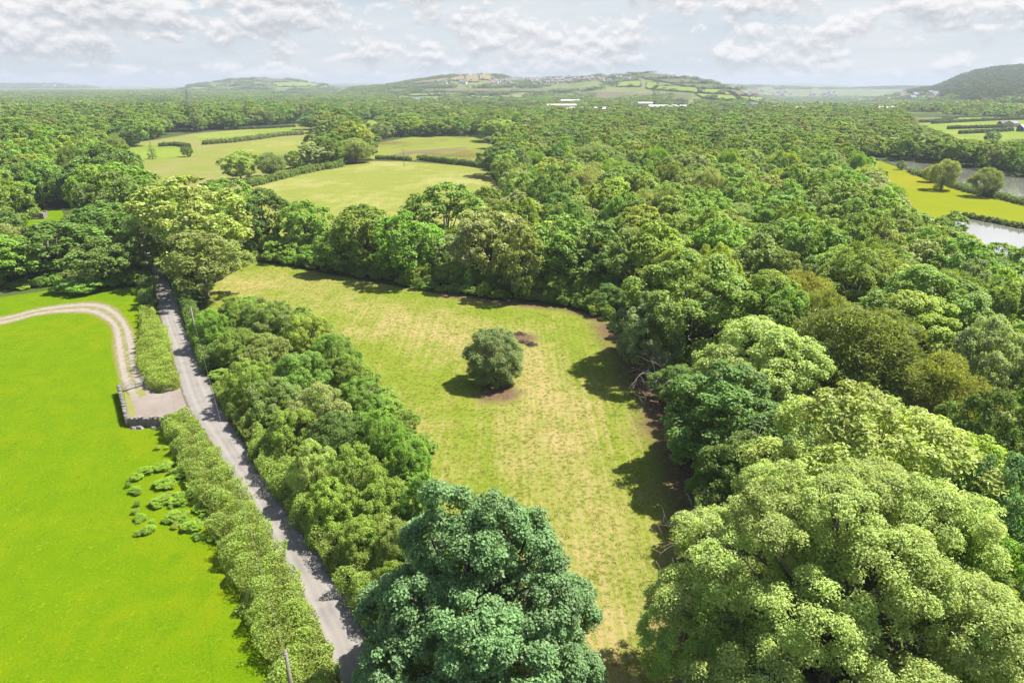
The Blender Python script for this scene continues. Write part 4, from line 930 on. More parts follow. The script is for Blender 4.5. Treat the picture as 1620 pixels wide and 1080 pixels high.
# ------------------------------------------------------------------ scatter
print('scatter')
names = list(PAL)
def choose_cols(x, y, px):
    n1 = vnoise(x, y, 60, 3); r = RNG.random(len(x)) * .9 + .05 + n1 * .08
    left = px < 560
    out = []
    for k in range(len(x)):
        t = min(max(r[k], 0), .999)
        tab = (('dark green', .09), ('mid green', .46), ('bright green', .55), ('yellow-green', .72), ('olive green', .80), ('grey-green', .92), ('pale green', .985), ('russet-tinged', 1)) if not left[k] else \
              (('dark green', .18), ('mid green', .62), ('bright green', .70), ('yellow-green', .80), ('olive green', .90), ('grey-green', .985), ('russet-tinged', 1))
        nm_ = next(nm for nm, lim in tab if t < lim)
        if y[k] > 380 and nm_ in ('yellow-green', 'russet-tinged', 'pale green') and RNG.random() < .65: nm_ = 'mid green'
        out.append(nm_)
    return out
cand = []
for (y0, y1, s) in ((22, 150, 8.2), (150, 400, 8.8), (400, 900, 12.5), (900, 1700, 14), (1700, 4200, 21), (4200, 7200, 32)):
    a = band(y0, y1, s); r_ = s * .62
    a, z, px = filt(a[hterr(a[:, 0], a[:, 1]) > 5] if y0 >= 4200 else a, r_ * (1.0 if y0 < 900 else .5))
    if y0 >= 900:
        nz = vnoise(a[:, 0], a[:, 1], 170, 9) + .5 * vnoise(a[:, 0], a[:, 1], 60, 10)
        thr = np.where(px < 620, -.75, np.where(px < 1150, .35, .15)); thr = np.where(z > 8, np.where(px > 1300, -3, .55), thr)
        thr = np.where((z > 8) & (px < 700) & (px > 520), -.6, thr)
        ok = nz > thr; a, z, px = a[ok], z[ok], px[ok]
    if y0 >= 4200: ok = z > 5; a, z, px = a[ok], z[ok], px[ok]
    k = np.where(px < 560, 1.22, 1.0) if y0 < 900 else np.ones(len(a))
    if y0 < 900:
        ok = RNG.random(len(a)) < np.where(px < 560, .72, 1); a, z, px, k = a[ok], z[ok], px[ok], k[ok]
    R2 = s * .74 * k * RNG.uniform(.66, 1.26, len(a)) * np.where(RNG.random(len(a)) < .12, 1.4, 1); H2 = (np.where(px < 560, 16.5, 13.0) if y0 < 900 else 11.5) * RNG.uniform(.62, 1.25, len(a)) * (1 if y0 < 1700 else .85)
    edge_low = (a[:, 1] < 60) & (px > 1000)
    H2 = np.where(edge_low, np.minimum(H2, 13), H2)
    for q in range(len(a)): cand.append((a[q, 0], a[q, 1], z[q], R2[q], H2[q], px[q]))
cand = np.array(cand)
cx_, cy_ = cand[:, 0], cand[:, 1]
# anything that would hide the camera's near view or stand in front of the meadow is left out
ok = ~((cand[:, 1] < 34) & (cand[:, 5] < 1150)); cand = cand[ok]
# slim the trees in front of the ponds so that they stay visible
pxT, pyT = P(cand[:, 0], cand[:, 1], cand[:, 2] + cand[:, 4])
for pl, lowrow in ((BANK, 0), (POND_L, 0), (POND_U, 0), (HAY, 0), (RFIELD, 0), (LEFTR, 0), (ROUGH, 0), (LAWN, 0), (SMALLF, 0)):
    # lower a crown whose top would cover more than the near margin of an open field
    a_ = np.array(pl); cx0, cy0 = a_[:, 0].mean(), a_[:, 1].mean()
    inner = [(cx0 + (p_[0] - cx0) * .86, cy0 + (p_[1] - cy0) * .86) for p_ in pl]
    for _ in range(6):
        bad = pip(pxT, pyT, inner) & (cand[:, 1] < 700)
        cand[bad, 4] *= .86; cand[bad, 3] *= .93
        pxT, pyT = P(cand[:, 0], cand[:, 1], cand[:, 2] + cand[:, 4])
V_BANK = [(1380,258),(1430,270),(1478,287),(1537,304),(1620,325),(1620,358),(1525,343),(1497,336),(1470,318),(1440,290)]
V_PL = [(1527,346),(1620,363),(1620,384),(1575,372)]
V_PU = [(1395,252),(1620,283),(1620,318),(1480,282),(1430,266)]
V_RF = [(1440,189),(1620,188),(1620,224),(1525,222),(1480,206)]
V_LAWN = [(28,340),(70,332),(99,331),(101,342),(60,356),(20,358)]
for pl in (V_BANK, V_PL, V_PU, V_RF, V_LAWN):      # low growth only between the camera and these openings
    a_ = np.array(pl, float); gx, gy = np.meshgrid(np.linspace(a_[:, 0].min(), a_[:, 0].max(), 26), np.linspace(a_[:, 1].min(), a_[:, 1].max(), 9))
    k_ = pip(gx.ravel(), gy.ravel(), pl); S_ = np.stack([gx.ravel()[k_], gy.ravel()[k_]], 1); ySt = np.array([G(*q_)[1] for q_ in S_])
    for _ in range(9):
        x0_, yt_ = P(cand[:, 0], cand[:, 1], cand[:, 2] + cand[:, 4]); _, yb_ = P(cand[:, 0], cand[:, 1], cand[:, 2])
        hw = cand[:, 3] * FPX / depth(cand[:, 0], cand[:, 1], 5) * .9
        blk = ((np.abs(S_[None, :, 0] - x0_[:, None]) < hw[:, None]) & (S_[None, :, 1] > yt_[:, None]) & (S_[None, :, 1] < yb_[:, None]) & (ySt[None] > cand[:, 1, None])).any(1)
        cand[blk, 4] *= .84; cand[blk, 3] *= .93
    cand = cand[~(blk & (cand[:, 4] < 4))]
cand = cand[cand[:, 4] > 2.6]
cols = choose_cols(cand[:, 0], cand[:, 1], cand[:, 5])
d_ = np.hypot(cand[:, 0], cand[:, 1])
pxC, pyC = P(cand[:, 0], cand[:, 1], cand[:, 2] + cand[:, 4] * .8)
inframe = (pxC > 0) & (pxC < 1620) & (pyC > 0) & (pyC < 1080)
score = np.where(inframe, cand[:, 4] * cand[:, 3] / d_ ** 2, -1)
NIND = 296 - len(HERO) - 3
order = np.argsort(-score); ind = set(order[:NIND].tolist())

# labels that single each scattered tree out
LM = [(P(x, y, h * .7), ref) for x, y, r, h, ref in heroes if ref]
for px, py, nm in ((760, 235, 'the rough pasture'), (600, 290, 'the hay field'), (1560, 330, 'the pond strip'), (1560, 285, 'the upper pond'), (1580, 365, 'the lower pond'), (935, 176, 'the longest warehouse'), (1047, 172, 'the broad white warehouse'), (981, 180, 'the red building'), (659, 160, 'the large white house'), (1540, 200, 'the hedged green fields'), (230, 242, 'the light green pasture'), (60, 350, 'the lawn'), (420, 215, 'the upper left fields'), (1190, 168, 'the white farmhouse'), (1330, 190, 'the grey roofed barn'), (1320, 190, 'the pale roofed barn')):
    LM.append(((px, py), nm))
LMxy = np.array([l[0] for l in LM], float)
def relation(px, py, l, nm):
    dx, dy = px - l[0], (py - l[1]) * 1.6
    far = math.hypot(dx, dy) > 90
    if abs(dx) > abs(dy): return ('well ' if far else 'just ') + ('left of ' if dx < 0 else 'right of ') + nm
    return ('well ' if far else 'just ') + ('behind ' if dy < 0 else 'in front of ') + nm
SIZEW = lambda r, h: 'small' if r < 4.4 else 'broad' if r > 6.2 else 'tall' if h > 14.5 else 'rounded'
ind_list = [k for k in order[:NIND]]
labs = {}
for k in ind_list:
    px, py = pxC[k], pyC[k]
    dd = np.hypot(LMxy[:, 0] - px, (LMxy[:, 1] - py) * 1.6); o_ = np.argsort(dd)
    l1 = relation(px, py, LMxy[o_[0]], LM[o_[0]][1])
    l2 = relation(px, py, LMxy[o_[1]], LM[o_[1]][1])
    labs[k] = [f'{SIZEW(cand[k,3], cand[k,4])} {cols[k]} tree {l1}', l2]
from collections import defaultdict
def groups_of(d):
    g = defaultdict(list)
    for k, v in d.items(): g[v].append(k)
    return g
final = {k: v[0] for k, v in labs.items()}
for v, ks in groups_of(final).items():
    if len(ks) > 1:
        for k in ks: final[k] = labs[k][0] + ', ' + labs[k][1].replace('just ', '').replace('well ', '')
ORD = ['leftmost', 'second-leftmost', 'third-leftmost', 'fourth-leftmost', 'fifth-leftmost', 'sixth-leftmost', 'seventh-leftmost', 'eighth-leftmost', 'ninth-leftmost', 'tenth-leftmost', 'eleventh-leftmost', 'twelfth-leftmost', 'thirteenth-leftmost', 'fourteenth-leftmost', 'fifteenth-leftmost', 'sixteenth-leftmost']
base_of = groups_of({k: v[0] for k, v in labs.items()})
for v, ks in groups_of(final).items():
    if len(ks) > 1:
        fam = sorted(base_of[labs[ks[0]][0]], key=lambda k: pxC[k])        # all that answer to the same words, left to right
        for k in ks: final[k] = f'{ORD[min(fam.index(k), 15)]} of the ' + labs[k][0].replace(' tree ', ' trees ', 1)
for k in final:
    w_ = final[k].split()
    if len(w_) > 16: final[k] = ' '.join(w_[:16]).rstrip(',')
GRP = 'scattered trees of the woods'
cnt_lod = defaultdict(int)
for k in ind_list:
    x, y, z, r_, h_ = cand[k, :5]
    c_ = cols[k]
    pr = 'willow' if c_ in ('olive green', 'grey-green') and RNG.random() < .55 else 'ash' if c_ == 'pale green' else 'broad'
    lod = 'hi' if d_[k] < 120 else 'mid'
    cr_, tr_ = PROTO[pr][lod][int(RNG.integers(len(PROTO[pr][lod])))]
    plant('broadleaf_tree', cr_, tr_, x, y, z, (r_ / 5, r_ / 5 * RNG.uniform(.85, 1.15), h_ / 10), RNG.uniform(0, 6.28), c_, final[k], 'tree', GRP)

# ------------------------------------------------------------------ the rest of the woods: one object each, instances on points
def gn_scatter(name, pts, rotz, scl, idx, colv, meshes, label, cat):
    pc = bpy.data.collections.new(name + '_sources')
    for k, me in enumerate(meshes):
        o = bpy.data.objects.new(f'{name}_source_{k:02d}', me); pc.objects.link(o)
    N = len(pts)
    me = bpy.data.meshes.new(name); me.vertices.add(N); me.vertices.foreach_set('co', np.ascontiguousarray(pts, np.float32).ravel())
    a = me.attributes.new('rotv', 'FLOAT_VECTOR', 'POINT'); rv = np.zeros((N, 3), np.float32); rv[:, 2] = rotz; a.data.foreach_set('vector', rv.ravel())
    a = me.attributes.new('sclv', 'FLOAT_VECTOR', 'POINT'); a.data.foreach_set('vector', np.ascontiguousarray(scl, np.float32).ravel())
    a = me.attributes.new('idx', 'INT', 'POINT'); a.data.foreach_set('value', np.ascontiguousarray(idx, np.int32))
    a = me.attributes.new('leafcol', 'FLOAT_VECTOR', 'POINT'); a.data.foreach_set('vector', np.ascontiguousarray(colv, np.float32).ravel())
    me.update()
    o = obj(name, me)
    ng = bpy.data.node_groups.new(name + '_nodes', 'GeometryNodeTree')
    ng.interface.new_socket('Geometry', in_out='INPUT', socket_type='NodeSocketGeometry'); ng.interface.new_socket('Geometry', in_out='OUTPUT', socket_type='NodeSocketGeometry')
    gi, go = ng.nodes.new('NodeGroupInput'), ng.nodes.new('NodeGroupOutput')
    iop = ng.nodes.new('GeometryNodeInstanceOnPoints'); ci = ng.nodes.new('GeometryNodeCollectionInfo')
    ci.inputs['Collection'].default_value = pc; ci.inputs['Separate Children'].default_value = True; ci.inputs['Reset Children'].default_value = True
    def na(nm, t):
        q_ = ng.nodes.new('GeometryNodeInputNamedAttribute'); q_.data_type = t; q_.inputs['Name'].default_value = nm
        return next(s for s in q_.outputs if s.enabled)
    L = ng.links
    L.new(gi.outputs[0], iop.inputs['Points']); L.new(ci.outputs[0], iop.inputs['Instance']); iop.inputs['Pick Instance'].default_value = True
    L.new(na('idx', 'INT'), iop.inputs['Instance Index']); L.new(na('rotv', 'FLOAT_VECTOR'), iop.inputs['Rotation']); L.new(na('sclv', 'FLOAT_VECTOR'), iop.inputs['Scale'])
    L.new(iop.outputs[0], go.inputs[0])
    md = o.modifiers.new('scatter', 'NODES'); md.node_group = ng
    tag(o, label, cat, kind='stuff'); return o
rest = np.array([k for k in range(len(cand)) if k not in ind], int)
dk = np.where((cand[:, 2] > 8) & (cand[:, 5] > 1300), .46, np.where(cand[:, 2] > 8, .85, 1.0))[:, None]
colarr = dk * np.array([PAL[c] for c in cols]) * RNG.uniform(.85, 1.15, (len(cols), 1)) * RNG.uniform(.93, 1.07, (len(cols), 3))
def scatter_trees(name, sel, meshes, label, refr):
    c = cand[sel]
    s = np.stack([c[:, 3] / refr, c[:, 3] / refr, c[:, 4] / 10], 1)
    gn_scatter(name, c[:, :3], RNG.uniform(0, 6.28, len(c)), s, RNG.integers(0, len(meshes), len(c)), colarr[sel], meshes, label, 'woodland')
mids = [PROTO['broad']['mid'][k][0] for k in range(5)] + [PROTO['willow']['mid'][0][0], PROTO['ash']['mid'][0][0]]
near = rest[d_[rest] < 330]; mid_ = rest[(d_[rest] >= 330) & (d_[rest] < 950)]; far_ = rest[d_[rest] >= 950]
scatter_trees('woodland', near, mids, 'the closed canopy of the wood right of the meadow', 5)
scatter_trees('woodland', mid_, FAR, 'the far woods behind the fields', 4.4)
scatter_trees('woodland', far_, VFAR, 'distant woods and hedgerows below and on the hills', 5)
print('trees', len(cand), 'ind', len(ind_list), 'near', len(near), 'mid', len(mid_), 'far', len(far_))

# hedgerow dots on hill field edges
hp = []
for _, mn, c in HPATCH:
    if mn in ('far_green', 'far_dull', 'far_tan', 'far_brown') and len(c) == 4:
        for e0, e1 in zip(c, c[1:] + c[:1]):
            L_ = math.hypot(e1[0] - e0[0], e1[1] - e0[1]); n_ = int(L_ * 1.3)
            for t in np.linspace(0, 1, max(n_, 2)): hp.append((e0[0] + (e1[0] - e0[0]) * t + RNG.normal() * .2, e0[1] + (e1[1] - e0[1]) * t + RNG.normal() * .15))
hp = np.array([hit(*p) for p in hp]); n_ = len(hp)
hs = RNG.uniform(.22, .42, n_); hs = np.where(RNG.random(n_) < .07, hs * 2.4, hs)
gn_scatter('hedgerows', hp, RNG.uniform(0, 6, n_), np.stack([hs * 1.6, hs * 1.6, hs], 1), RNG.integers(0, 5, n_), np.tile([.045, .065, .03], (n_, 1)), VFAR, 'dark hedgerows between the fields of the far hills', 'hedgerow')

# ------------------------------------------------------------------ low undergrowth under the shrubs and along the wood edges
ur = np.random.default_rng(77)
def in_poly(pl_px, s_):
    a_ = np.array(poly(pl_px)); lo, hi = a_.min(0), a_.max(0); xs, ys = np.meshgrid(np.arange(lo[0], hi[0], s_), np.arange(lo[1], hi[1], s_))
    q_ = np.stack([xs.ravel(), ys.ravel()], 1) + ur.uniform(-.4, .4, (xs.size, 2)) * s_
    return q_[pip(q_[:, 0], q_[:, 1], poly(pl_px))]
def along(pts, s_, w):
    q_ = cr([G(*p_)[:2] for p_ in pts], 8); o_ = []
    for (x1, y1), (x2, y2) in zip(q_[:-1], q_[1:]):
        for t in np.arange(0, 1, s_ / max(math.hypot(x2 - x1, y2 - y1), s_)): o_.append((x1 + (x2 - x1) * t + ur.normal() * w, y1 + (y2 - y1) * t + ur.normal() * w))
    return np.array(o_)
for nm_, q_, hh, lab in (
    ('undergrowth', in_poly([(335,520),(372,480),(455,492),(545,545),(600,615),(680,725),(690,800),(690,1000),(655,1040),(590,920),(500,790),(410,690),(352,600)], 2.3), (1.4, 3.2), 'green bramble undergrowth filling the thicket between lane and meadow'),
    ('undergrowth', np.concatenate([along([(395,408),(450,415),(520,428),(700,460),(900,482),(975,508)], 2.2, .8), along([(1010,520),(1062,590),(1095,665),(1165,790),(1200,900),(1190,1000)], 2.2, .8), along([(1000,505),(1078,590),(1118,680),(1190,800)], 2.2, 1.0)]), (1.0, 3.0), 'low green undergrowth along the wooded edges of the meadow'),
    ('undergrowth', np.concatenate([along([(400,402),(455,408),(525,420),(700,450),(900,472),(990,496)], 2.4, 1.0), along([(400,394),(530,408),(700,436),(900,458),(1000,480)], 2.6, 1.0)]), (2.5, 5.5), 'leafy understorey closing the foot of the meadow tree line'),
    ('weeds', np.array([G(bx_ + ur.normal() * 9, by_ + 6 + ur.normal() * 8)[:2] for bx_, by_, bw_ in BRK[3:] for _ in range(4)] + [G(a_ + ur.normal() * 8, b_ + ur.normal() * 8)[:2] for a_, b_ in ((330,850),(275,735),(268,705)) for _ in range(3)]), (.3, .7), 'bright leafy weeds and bracken shoots in the pasture beside the lane hedge'),
    ('undergrowth', np.concatenate([along([(-60,462),(60,452),(130,438),(185,418)], 2.0, 1.0), along([(100,440),(170,425),(222,430)], 2.0, 1.0)]), (1.0, 2.4), 'weedy undergrowth on the verge above the gravel track')):
    n_ = len(q_); h_ = ur.uniform(*hh, n_); w_ = ur.uniform(1.2, 2.4, n_) * (.22 if nm_ == 'weeds' else 1)
    ks = [('mid green', 'bright green', 'yellow-green', 'olive green')[i_] for i_ in ur.choice(4, n_, p=[.45, .25, .2, .1])]
    gn_scatter(nm_, np.concatenate([q_, np.zeros((n_, 1))], 1), ur.uniform(0, 6.28, n_), np.stack([w_ / 4, w_ / 4, h_ / 6], 1), ur.integers(0, 5, n_), np.array([PAL[k_] for k_ in ks]) * ur.uniform(.85, 1.15, (n_, 1)) * (1.25 if nm_ == 'weeds' else 1), [PROTO['shrub']['mid'][k_][0] for k_ in range(5)], lab, 'undergrowth')

# ------------------------------------------------------------------ grass tufts
def tuft_mesh(name, seed, n_, h, spread, width):
    r = np.random.default_rng(seed); a = r.uniform(0, 6.28, n_); rad = spread * np.sqrt(r.random(n_))
    base = np.stack([rad * np.cos(a), rad * np.sin(a), np.zeros(n_)], 1)
    up = unit(np.stack([np.cos(a) * .5 * 2.2 + r.normal(size=n_) * .6, np.sin(a) * 1.4 + r.normal(size=n_) * .6, np.ones(n_) * .9], 1))
    side = unit(np.cross(up, r.normal(size=(n_, 3)))); L = h * r.uniform(.5, 1.2, n_)[:, None]
    v = np.stack([base - side * width / 2, base + side * width / 2, base + side * width * .15 + up * L, base - side * width * .15 + up * L], 1).reshape(-1, 3)
    return mesh_np(name, v, np.arange(n_ * 4).reshape(-1, 4), [M_LEAF_FAR], {'lv': ('FACE', r.random(n_)), 'cv': ('FACE', r.random(n_))})
TUFT = [tuft_mesh(f'tuft_{k}', 40 + k, 16, .16, .22, .07) for k in range(4)]
def tufts(name, pl_px, N, seed, colsA, smin, smax, label, maxd=190, zsc=1.0):
    r = np.random.default_rng(seed); pl = poly(pl_px); a = np.array(pl); lo = np.maximum(a.min(0), (-95, 14)); hi = np.minimum(a.max(0), (95, maxd))
    p = np.stack([r.uniform(lo[0], hi[0], N * 3), r.uniform(lo[1], hi[1], N * 3)], 1)
    p = p[r.random(len(p)) < np.clip(70 / np.maximum(p[:, 1], 20), .15, 1)]
    p = p[pip(p[:, 0], p[:, 1], pl)]
    px, py = P(p[:, 0], p[:, 1], 0); p = p[(px > -30) & (px < 1650) & (py < 1120)]
    if name == 'meadow_grass': p = p[bare_f(p[:, 0], p[:, 1]) < r.random(len(p)) * 1.2]
    else:
        Lw = [G(*q_)[:2] for q_ in tL]; Rw = [G(*q_)[:2] for q_ in tR]
        p = p[~pip(p[:, 0], p[:, 1], Lw + Rw[::-1])]
        yard = poly([(190,600),(222,590),(250,612),(290,620),(330,690),(270,672),(200,672)]); p = p[~pip(p[:, 0], p[:, 1], yard)]
    clump = vnoise(p[:, 0], p[:, 1], 5, 33) + .6 * vnoise(p[:, 0], p[:, 1], 1.6, 34); p = p[clump > r.normal(size=len(p)) * 2.0 - .2][:N]
    n_ = len(p); s = r.uniform(smin, smax, n_); ci_ = r.integers(0, len(colsA), n_)
    gn_scatter(name, np.concatenate([p, np.full((n_, 1), .0)], 1), r.uniform(0, 6.28, n_), np.stack([s, s, s * r.uniform(.6, 1.3, n_) * zsc], 1), r.integers(0, 4, n_), np.array(colsA)[ci_] * r.uniform(.85, 1.15, (n_, 1)), TUFT, label, 'grass')
    print(name, n_)
tufts('meadow_grass', MEADOW, 60000, 51, [(.12,.16,.016), (.15,.18,.024), (.21,.17,.06), (.11,.17,.014)], .35, .85, 'short tufty grass growing all over the mown meadow')
tufts('pasture_grass', PASTURE, 22000, 52, [(.10,.17,.004), (.115,.185,.004), (.145,.19,.007)], .35, .7, 'short lush grass of the pasture left of the lane', zsc=.8)

# ------------------------------------------------------------------ gate, walls, poles, wire, heaps
def unit2(a, b): L = math.hypot(b[0] - a[0], b[1] - a[1]); return ((b[0] - a[0]) / L, (b[1] - a[1]) / L), L
ga, gb = G(193, 621), G(237, 606); (ux, uy), GL = unit2(ga, gb)
e = obj('field_gate', None, None, (ga[0], ga[1], 0), math.atan2(uy, ux)); tag(e, 'galvanised five-bar field gate across the gravel track', 'gate')
b = MB()
for xx in (.06, GL - .06): b.tube([(xx, 0, .18), (xx, 0, 1.3)], .035, 8)
obj('gate_frame', b.mesh('gate_frame', [M_STEEL], True), e)
for zz in (.22, .42, .62, .84, 1.06, 1.28):
    b = MB(); b.tube([(.09, 0, zz), (GL - .09, 0, zz)], .034, 8); obj('bar', b.mesh('gate_bar', [M_STEEL], True), e)
b = MB(); b.tube([(.08, .045, .2), (GL * .5, .045, 1.28)], .025, 6); b.tube([(GL * .5, -.045, .2), (GL * .5, -.045, 1.28)], .025, 6); obj('brace', b.mesh('gate_brace', [M_STEEL], True), e)
for nm, q_, lab in (('gate_post', -.25, 'wooden gate post at the stone wall end of the metal gate'), ('gate_post', GL + .25, 'wooden gate post at the hedge end of the metal gate')):
    b = MB(); b.tube([(0, 0, -.2), (0, 0, 1.42), (0, 0, 1.5)], [.11, .11, .06], 8)
    tag(obj(nm, b.mesh(nm, [M_POLE], True), None, (ga[0] + ux * q_, ga[1] + uy * q_, 0)), lab, 'gate post')

def stone_wall(a, b_, h, th, label, seed, rail=False):
    r = np.random.default_rng(seed); (ux, uy), L = unit2(a, b_)
    e = obj('stone_wall', None, None, (a[0], a[1], 0), math.atan2(uy, ux)); tag(e, label, 'stone wall')
    m_ = MB(); z = -.05; course = 0
    while z < h - .05:
        ch = r.uniform(.13, .2); x = -(r.random() * .3)
        while x < L:
            w = r.uniform(.22, .55); x1 = min(x + w, L)
            if x1 - max(x, 0) > .05: m_.box(((max(x, 0) + x1) / 2, r.normal() * .015, z + ch / 2), (x1 - max(x, 0) - .012, th * r.uniform(.9, 1.04), ch - .012), r.normal() * .02)
            x += w
        z += ch
    m_.box((L / 2, 0, h / 2 - .06), (L - .1, th * .8, h - .1))
    obj('stonework', m_.mesh('stonework', [M_STONE]), e)
    k = 0.12
    while k < L - .1:
        w = r.uniform(.28, .45); c = MB(); hh = r.uniform(.16, .32); n_ = 7
        an = np.sort(r.uniform(0, 6.28, n_)); pl = [(w / 2 * math.cos(t) * r.uniform(.8, 1.15), th * .55 * math.sin(t) * r.uniform(.85, 1.15)) for t in np.linspace(0, 6.28, n_, endpoint=False)]
        c.prism(pl, 0, hh); me = c.mesh('cap_stone', [M_STONE_CAP])
        o = obj('cap_stone', me, e, (k + w / 2, 0, h + .035)); o.rotation_euler = (r.normal() * .08, r.normal() * .25, r.normal() * .2)
        k += w + r.uniform(.04, .2)
    return e
wa, wb, wc = G(190, 622), G(203, 674), G(267, 674)
stone_wall(wa, wb, 1.0, .45, 'dry stone wall with upright cap stones running from the gate', 81)
stone_wall((wb[0] + .3, wb[1]), wc, 1.05, .5, 'dark dry stone wall facing the pasture below the entrance', 82)
r = np.random.default_rng(83)
for k, (px, py, s_) in enumerate(((212, 678, .55), (221, 677, .7), (243, 677, .5), (256, 678, .6))):
    c = MB(); x, y, _ = G(px, py); n_ = 7
    lo = [(s_ * math.cos(t) * r.uniform(.7, 1.1), s_ * .7 * math.sin(t) * r.uniform(.7, 1.1)) for t in np.linspace(0, 6.28, n_, endpoint=False)]
    hi_ = [(a_ * .6 + r.normal() * .05, b_ * .6 + r.normal() * .05) for a_, b_ in lo]
    c.add([(*p_, -.02) for p_ in lo] + [(p_[0], p_[1], s_ * .45) for p_ in hi_], [tuple(range(n_)), tuple(range(n_, 2 * n_))] + [(i_, (i_ + 1) % n_, n_ + (i_ + 1) % n_, n_ + i_) for i_ in range(n_)])
    tag(obj('fallen_stone', c.mesh('fallen_stone', [M_STONE_CAP]), None, (x, y, 0)), 'fallen stone lying at the foot of the dark stone wall, ' + ['leftmost of four', 'second from the left', 'third from the left', 'rightmost of four'][k], 'stone', 'fallen stones under the wall')

def pole(px, pt, h, label, lean=(0, 0), arm=False):
    x, y, _ = G(px, pt, h)
    e = obj('utility_pole', None, None, (x - lean[0], y - lean[1], 0)); tag(e, label, 'utility pole')
    b = MB(); b.tube([(0, 0, -.3), (lean[0] * .5, lean[1] * .5, h * .5), (lean[0], lean[1], h)], [.15, .135, .11], 10); obj('post', b.mesh('pole_post', [M_POLE], True), e)
    b = MB(); b.box((lean[0], lean[1] - .13, h - .35), (.12, .1, .4)); b.tube([(lean[0], lean[1] - .2, h - .3), (lean[0], lean[1] - .32, h - .22)], .04, 6); obj('bracket', b.mesh('pole_bracket', [M_STEEL]), e)
    if arm:
        b = MB(); b.box((lean[0], lean[1], h - .5), (2.0, .12, .12))
        for k in (-.9, 0, .9): b.tube([(k, 0, h - .44), (k, 0, h - .2)], .05, 6)
        obj('crossarm', b.mesh('crossarm', [M_POLE]), e)
    return np.array([x, y, h])
p1 = pole(302, 487, 7.5, 'wooden utility pole in the shrubs beside the lane')
p2 = pole(451, 1028, 7.0, 'leaning wooden utility pole in the hedge at the bottom edge', (-.35, .5))
pole(638, 236, 8.5, 'lone utility pole in the rough pasture behind the hay field', arm=True)
pts_ = []
for t in np.linspace(0, 1, 24):
    q_ = p1 * (1 - t) + p2 * t + np.array([0, -.15, -.3]); q_[2] -= 4 * t * (1 - t) * .5; pts_.append(tuple(q_ - p1))
b = MB(); b.tube(pts_, .008, 6)
tag(obj('overhead_wire', b.mesh('overhead_wire', [M_WIRE], True), None, tuple(p1)), 'overhead wire strung between the two poles along the lane', 'wire')

def heap(px, py, n_, L, hgt, m_, label, seed, name):
    r = np.random.default_rng(seed); b = MB(); x, y, _ = G(px, py)
    for k in range(n_):
        a_ = r.uniform(0, 6.28); c = np.array([r.normal() * L * .35, r.normal() * L * .22, 0]); f = math.exp(-(c[0] ** 2 + c[1] ** 2) / (L * .45) ** 2)
        c[2] = r.uniform(.03, .1) + hgt * f * r.random(); l = r.uniform(.4, 1.1) * L * .35; dv = np.array([math.cos(a_), math.sin(a_), r.normal() * .25]) * l / 2
        a0 = c - dv; a0[2] = max(a0[2], .0); b.tube([a0, c + r.normal(size=3) * .05, c + dv], r.uniform(.02, .06), 5)
    tag(obj(name, b.mesh(name, [m_]), None, (x, y, 0)), label, 'brush heap')
heap(822, 529, 110, 1.6, .35, M_BRASH, 'brown heap of dead brushwood behind the lone meadow tree', 91, 'brush_heap')
heap(826, 541, 110, 1.5, .3, M_BRASH, 'reddish brown heap of twigs in front of the larger brown heap', 92, 'brush_heap')
heap(841, 546, 90, 1.3, .5, M_CHAR, 'black heap of charred wood right of the brown brush heaps', 93, 'bonfire_heap')

# lattice pylon in the far left wood
x, y, _ = G(302, 190); b = MB(); Hp = 34.0
def leg(s, t, z): k = 3.0 * (1 - z / Hp) + .35; return (s * k, t * k, z)
e = obj('pylon', None, None, (x, y, 0)); tag(e, 'grey lattice electricity pylon rising from the far left wood', 'pylon')
BUILT.append((x, y, 6))
b = MB()
for s in (-1, 1):
    for t in (-1, 1): b.tube([leg(s, t, -.3), leg(s, t, Hp)], .16, 5)
obj('legs', b.mesh('pylon_legs', [M_STEEL]), e)
b = MB()
for k in range(9):
    z0, z1 = k * Hp / 9, (k + 1) * Hp / 9
    for s in (-1, 1):
        b.tube([leg(s, -1, z0), leg(s, 1, z1)], .08, 4); b.tube([leg(s, 1, z0), leg(s, -1, z1)], .08, 4)
        b.tube([leg(-1, s, z0), leg(1, s, z1)], .08, 4); b.tube([leg(1, s, z0), leg(-1, s, z1)], .08, 4)
obj('bracing', b.mesh('pylon_bracing', [M_STEEL]), e)
for z0 in (20, 25.5, 31):
    b = MB()
    for s in (-1, 1):
        for t in (-.4, .4): b.tube([(0, t, z0 + 1), (s * 5.2, 0, z0)], .1, 4); b.tube([(0, t, z0 - .4), (s * 5.2, 0, z0)], .08, 4)
        b.tube([(s * 5.1, 0, z0), (s * 5.1, 0, z0 - 1.6)], .1, 5)
    obj('crossarm', b.mesh('pylon_crossarm', [M_STEEL]), e)

# ------------------------------------------------------------------ sky, sun, haze, camera
SUN = np.array([.93 * math.cos(R_(56)), .37 * math.cos(R_(56)), math.sin(R_(56))])
w = bpy.data.worlds.new('World'); sc.world = w; w.use_nodes = True
nt = w.node_tree
for q_ in list(nt.nodes): nt.nodes.remove(q_)
n = NT(nt); wo = n.new('ShaderNodeOutputWorld'); bg = n.new('ShaderNodeBackground')
sky = n.new('ShaderNodeTexSky', sky_type='NISHITA'); sky.sun_disc = False; sky.sun_elevation = R_(54); sky.sun_rotation = math.atan2(SUN[0], SUN[1]); sky.dust_density = 1.5
tc = n.new('ShaderNodeTexCoord').outputs['Generated']
sep = n.new('ShaderNodeSeparateXYZ'); nt.links.new(tc, sep.inputs[0]); el = sep.outputs[2]
CS = 4.5      # background strength is .10: cloud radiance is divided by it
def V(off=(0, 0, 0), sc_=(1, 1, 1)):
    m_ = n.new('ShaderNodeMapping'); nt.links.new(tc, m_.inputs[0]); m_.inputs['Location'].default_value = off; m_.inputs['Scale'].default_value = sc_
    return m_.outputs[0]
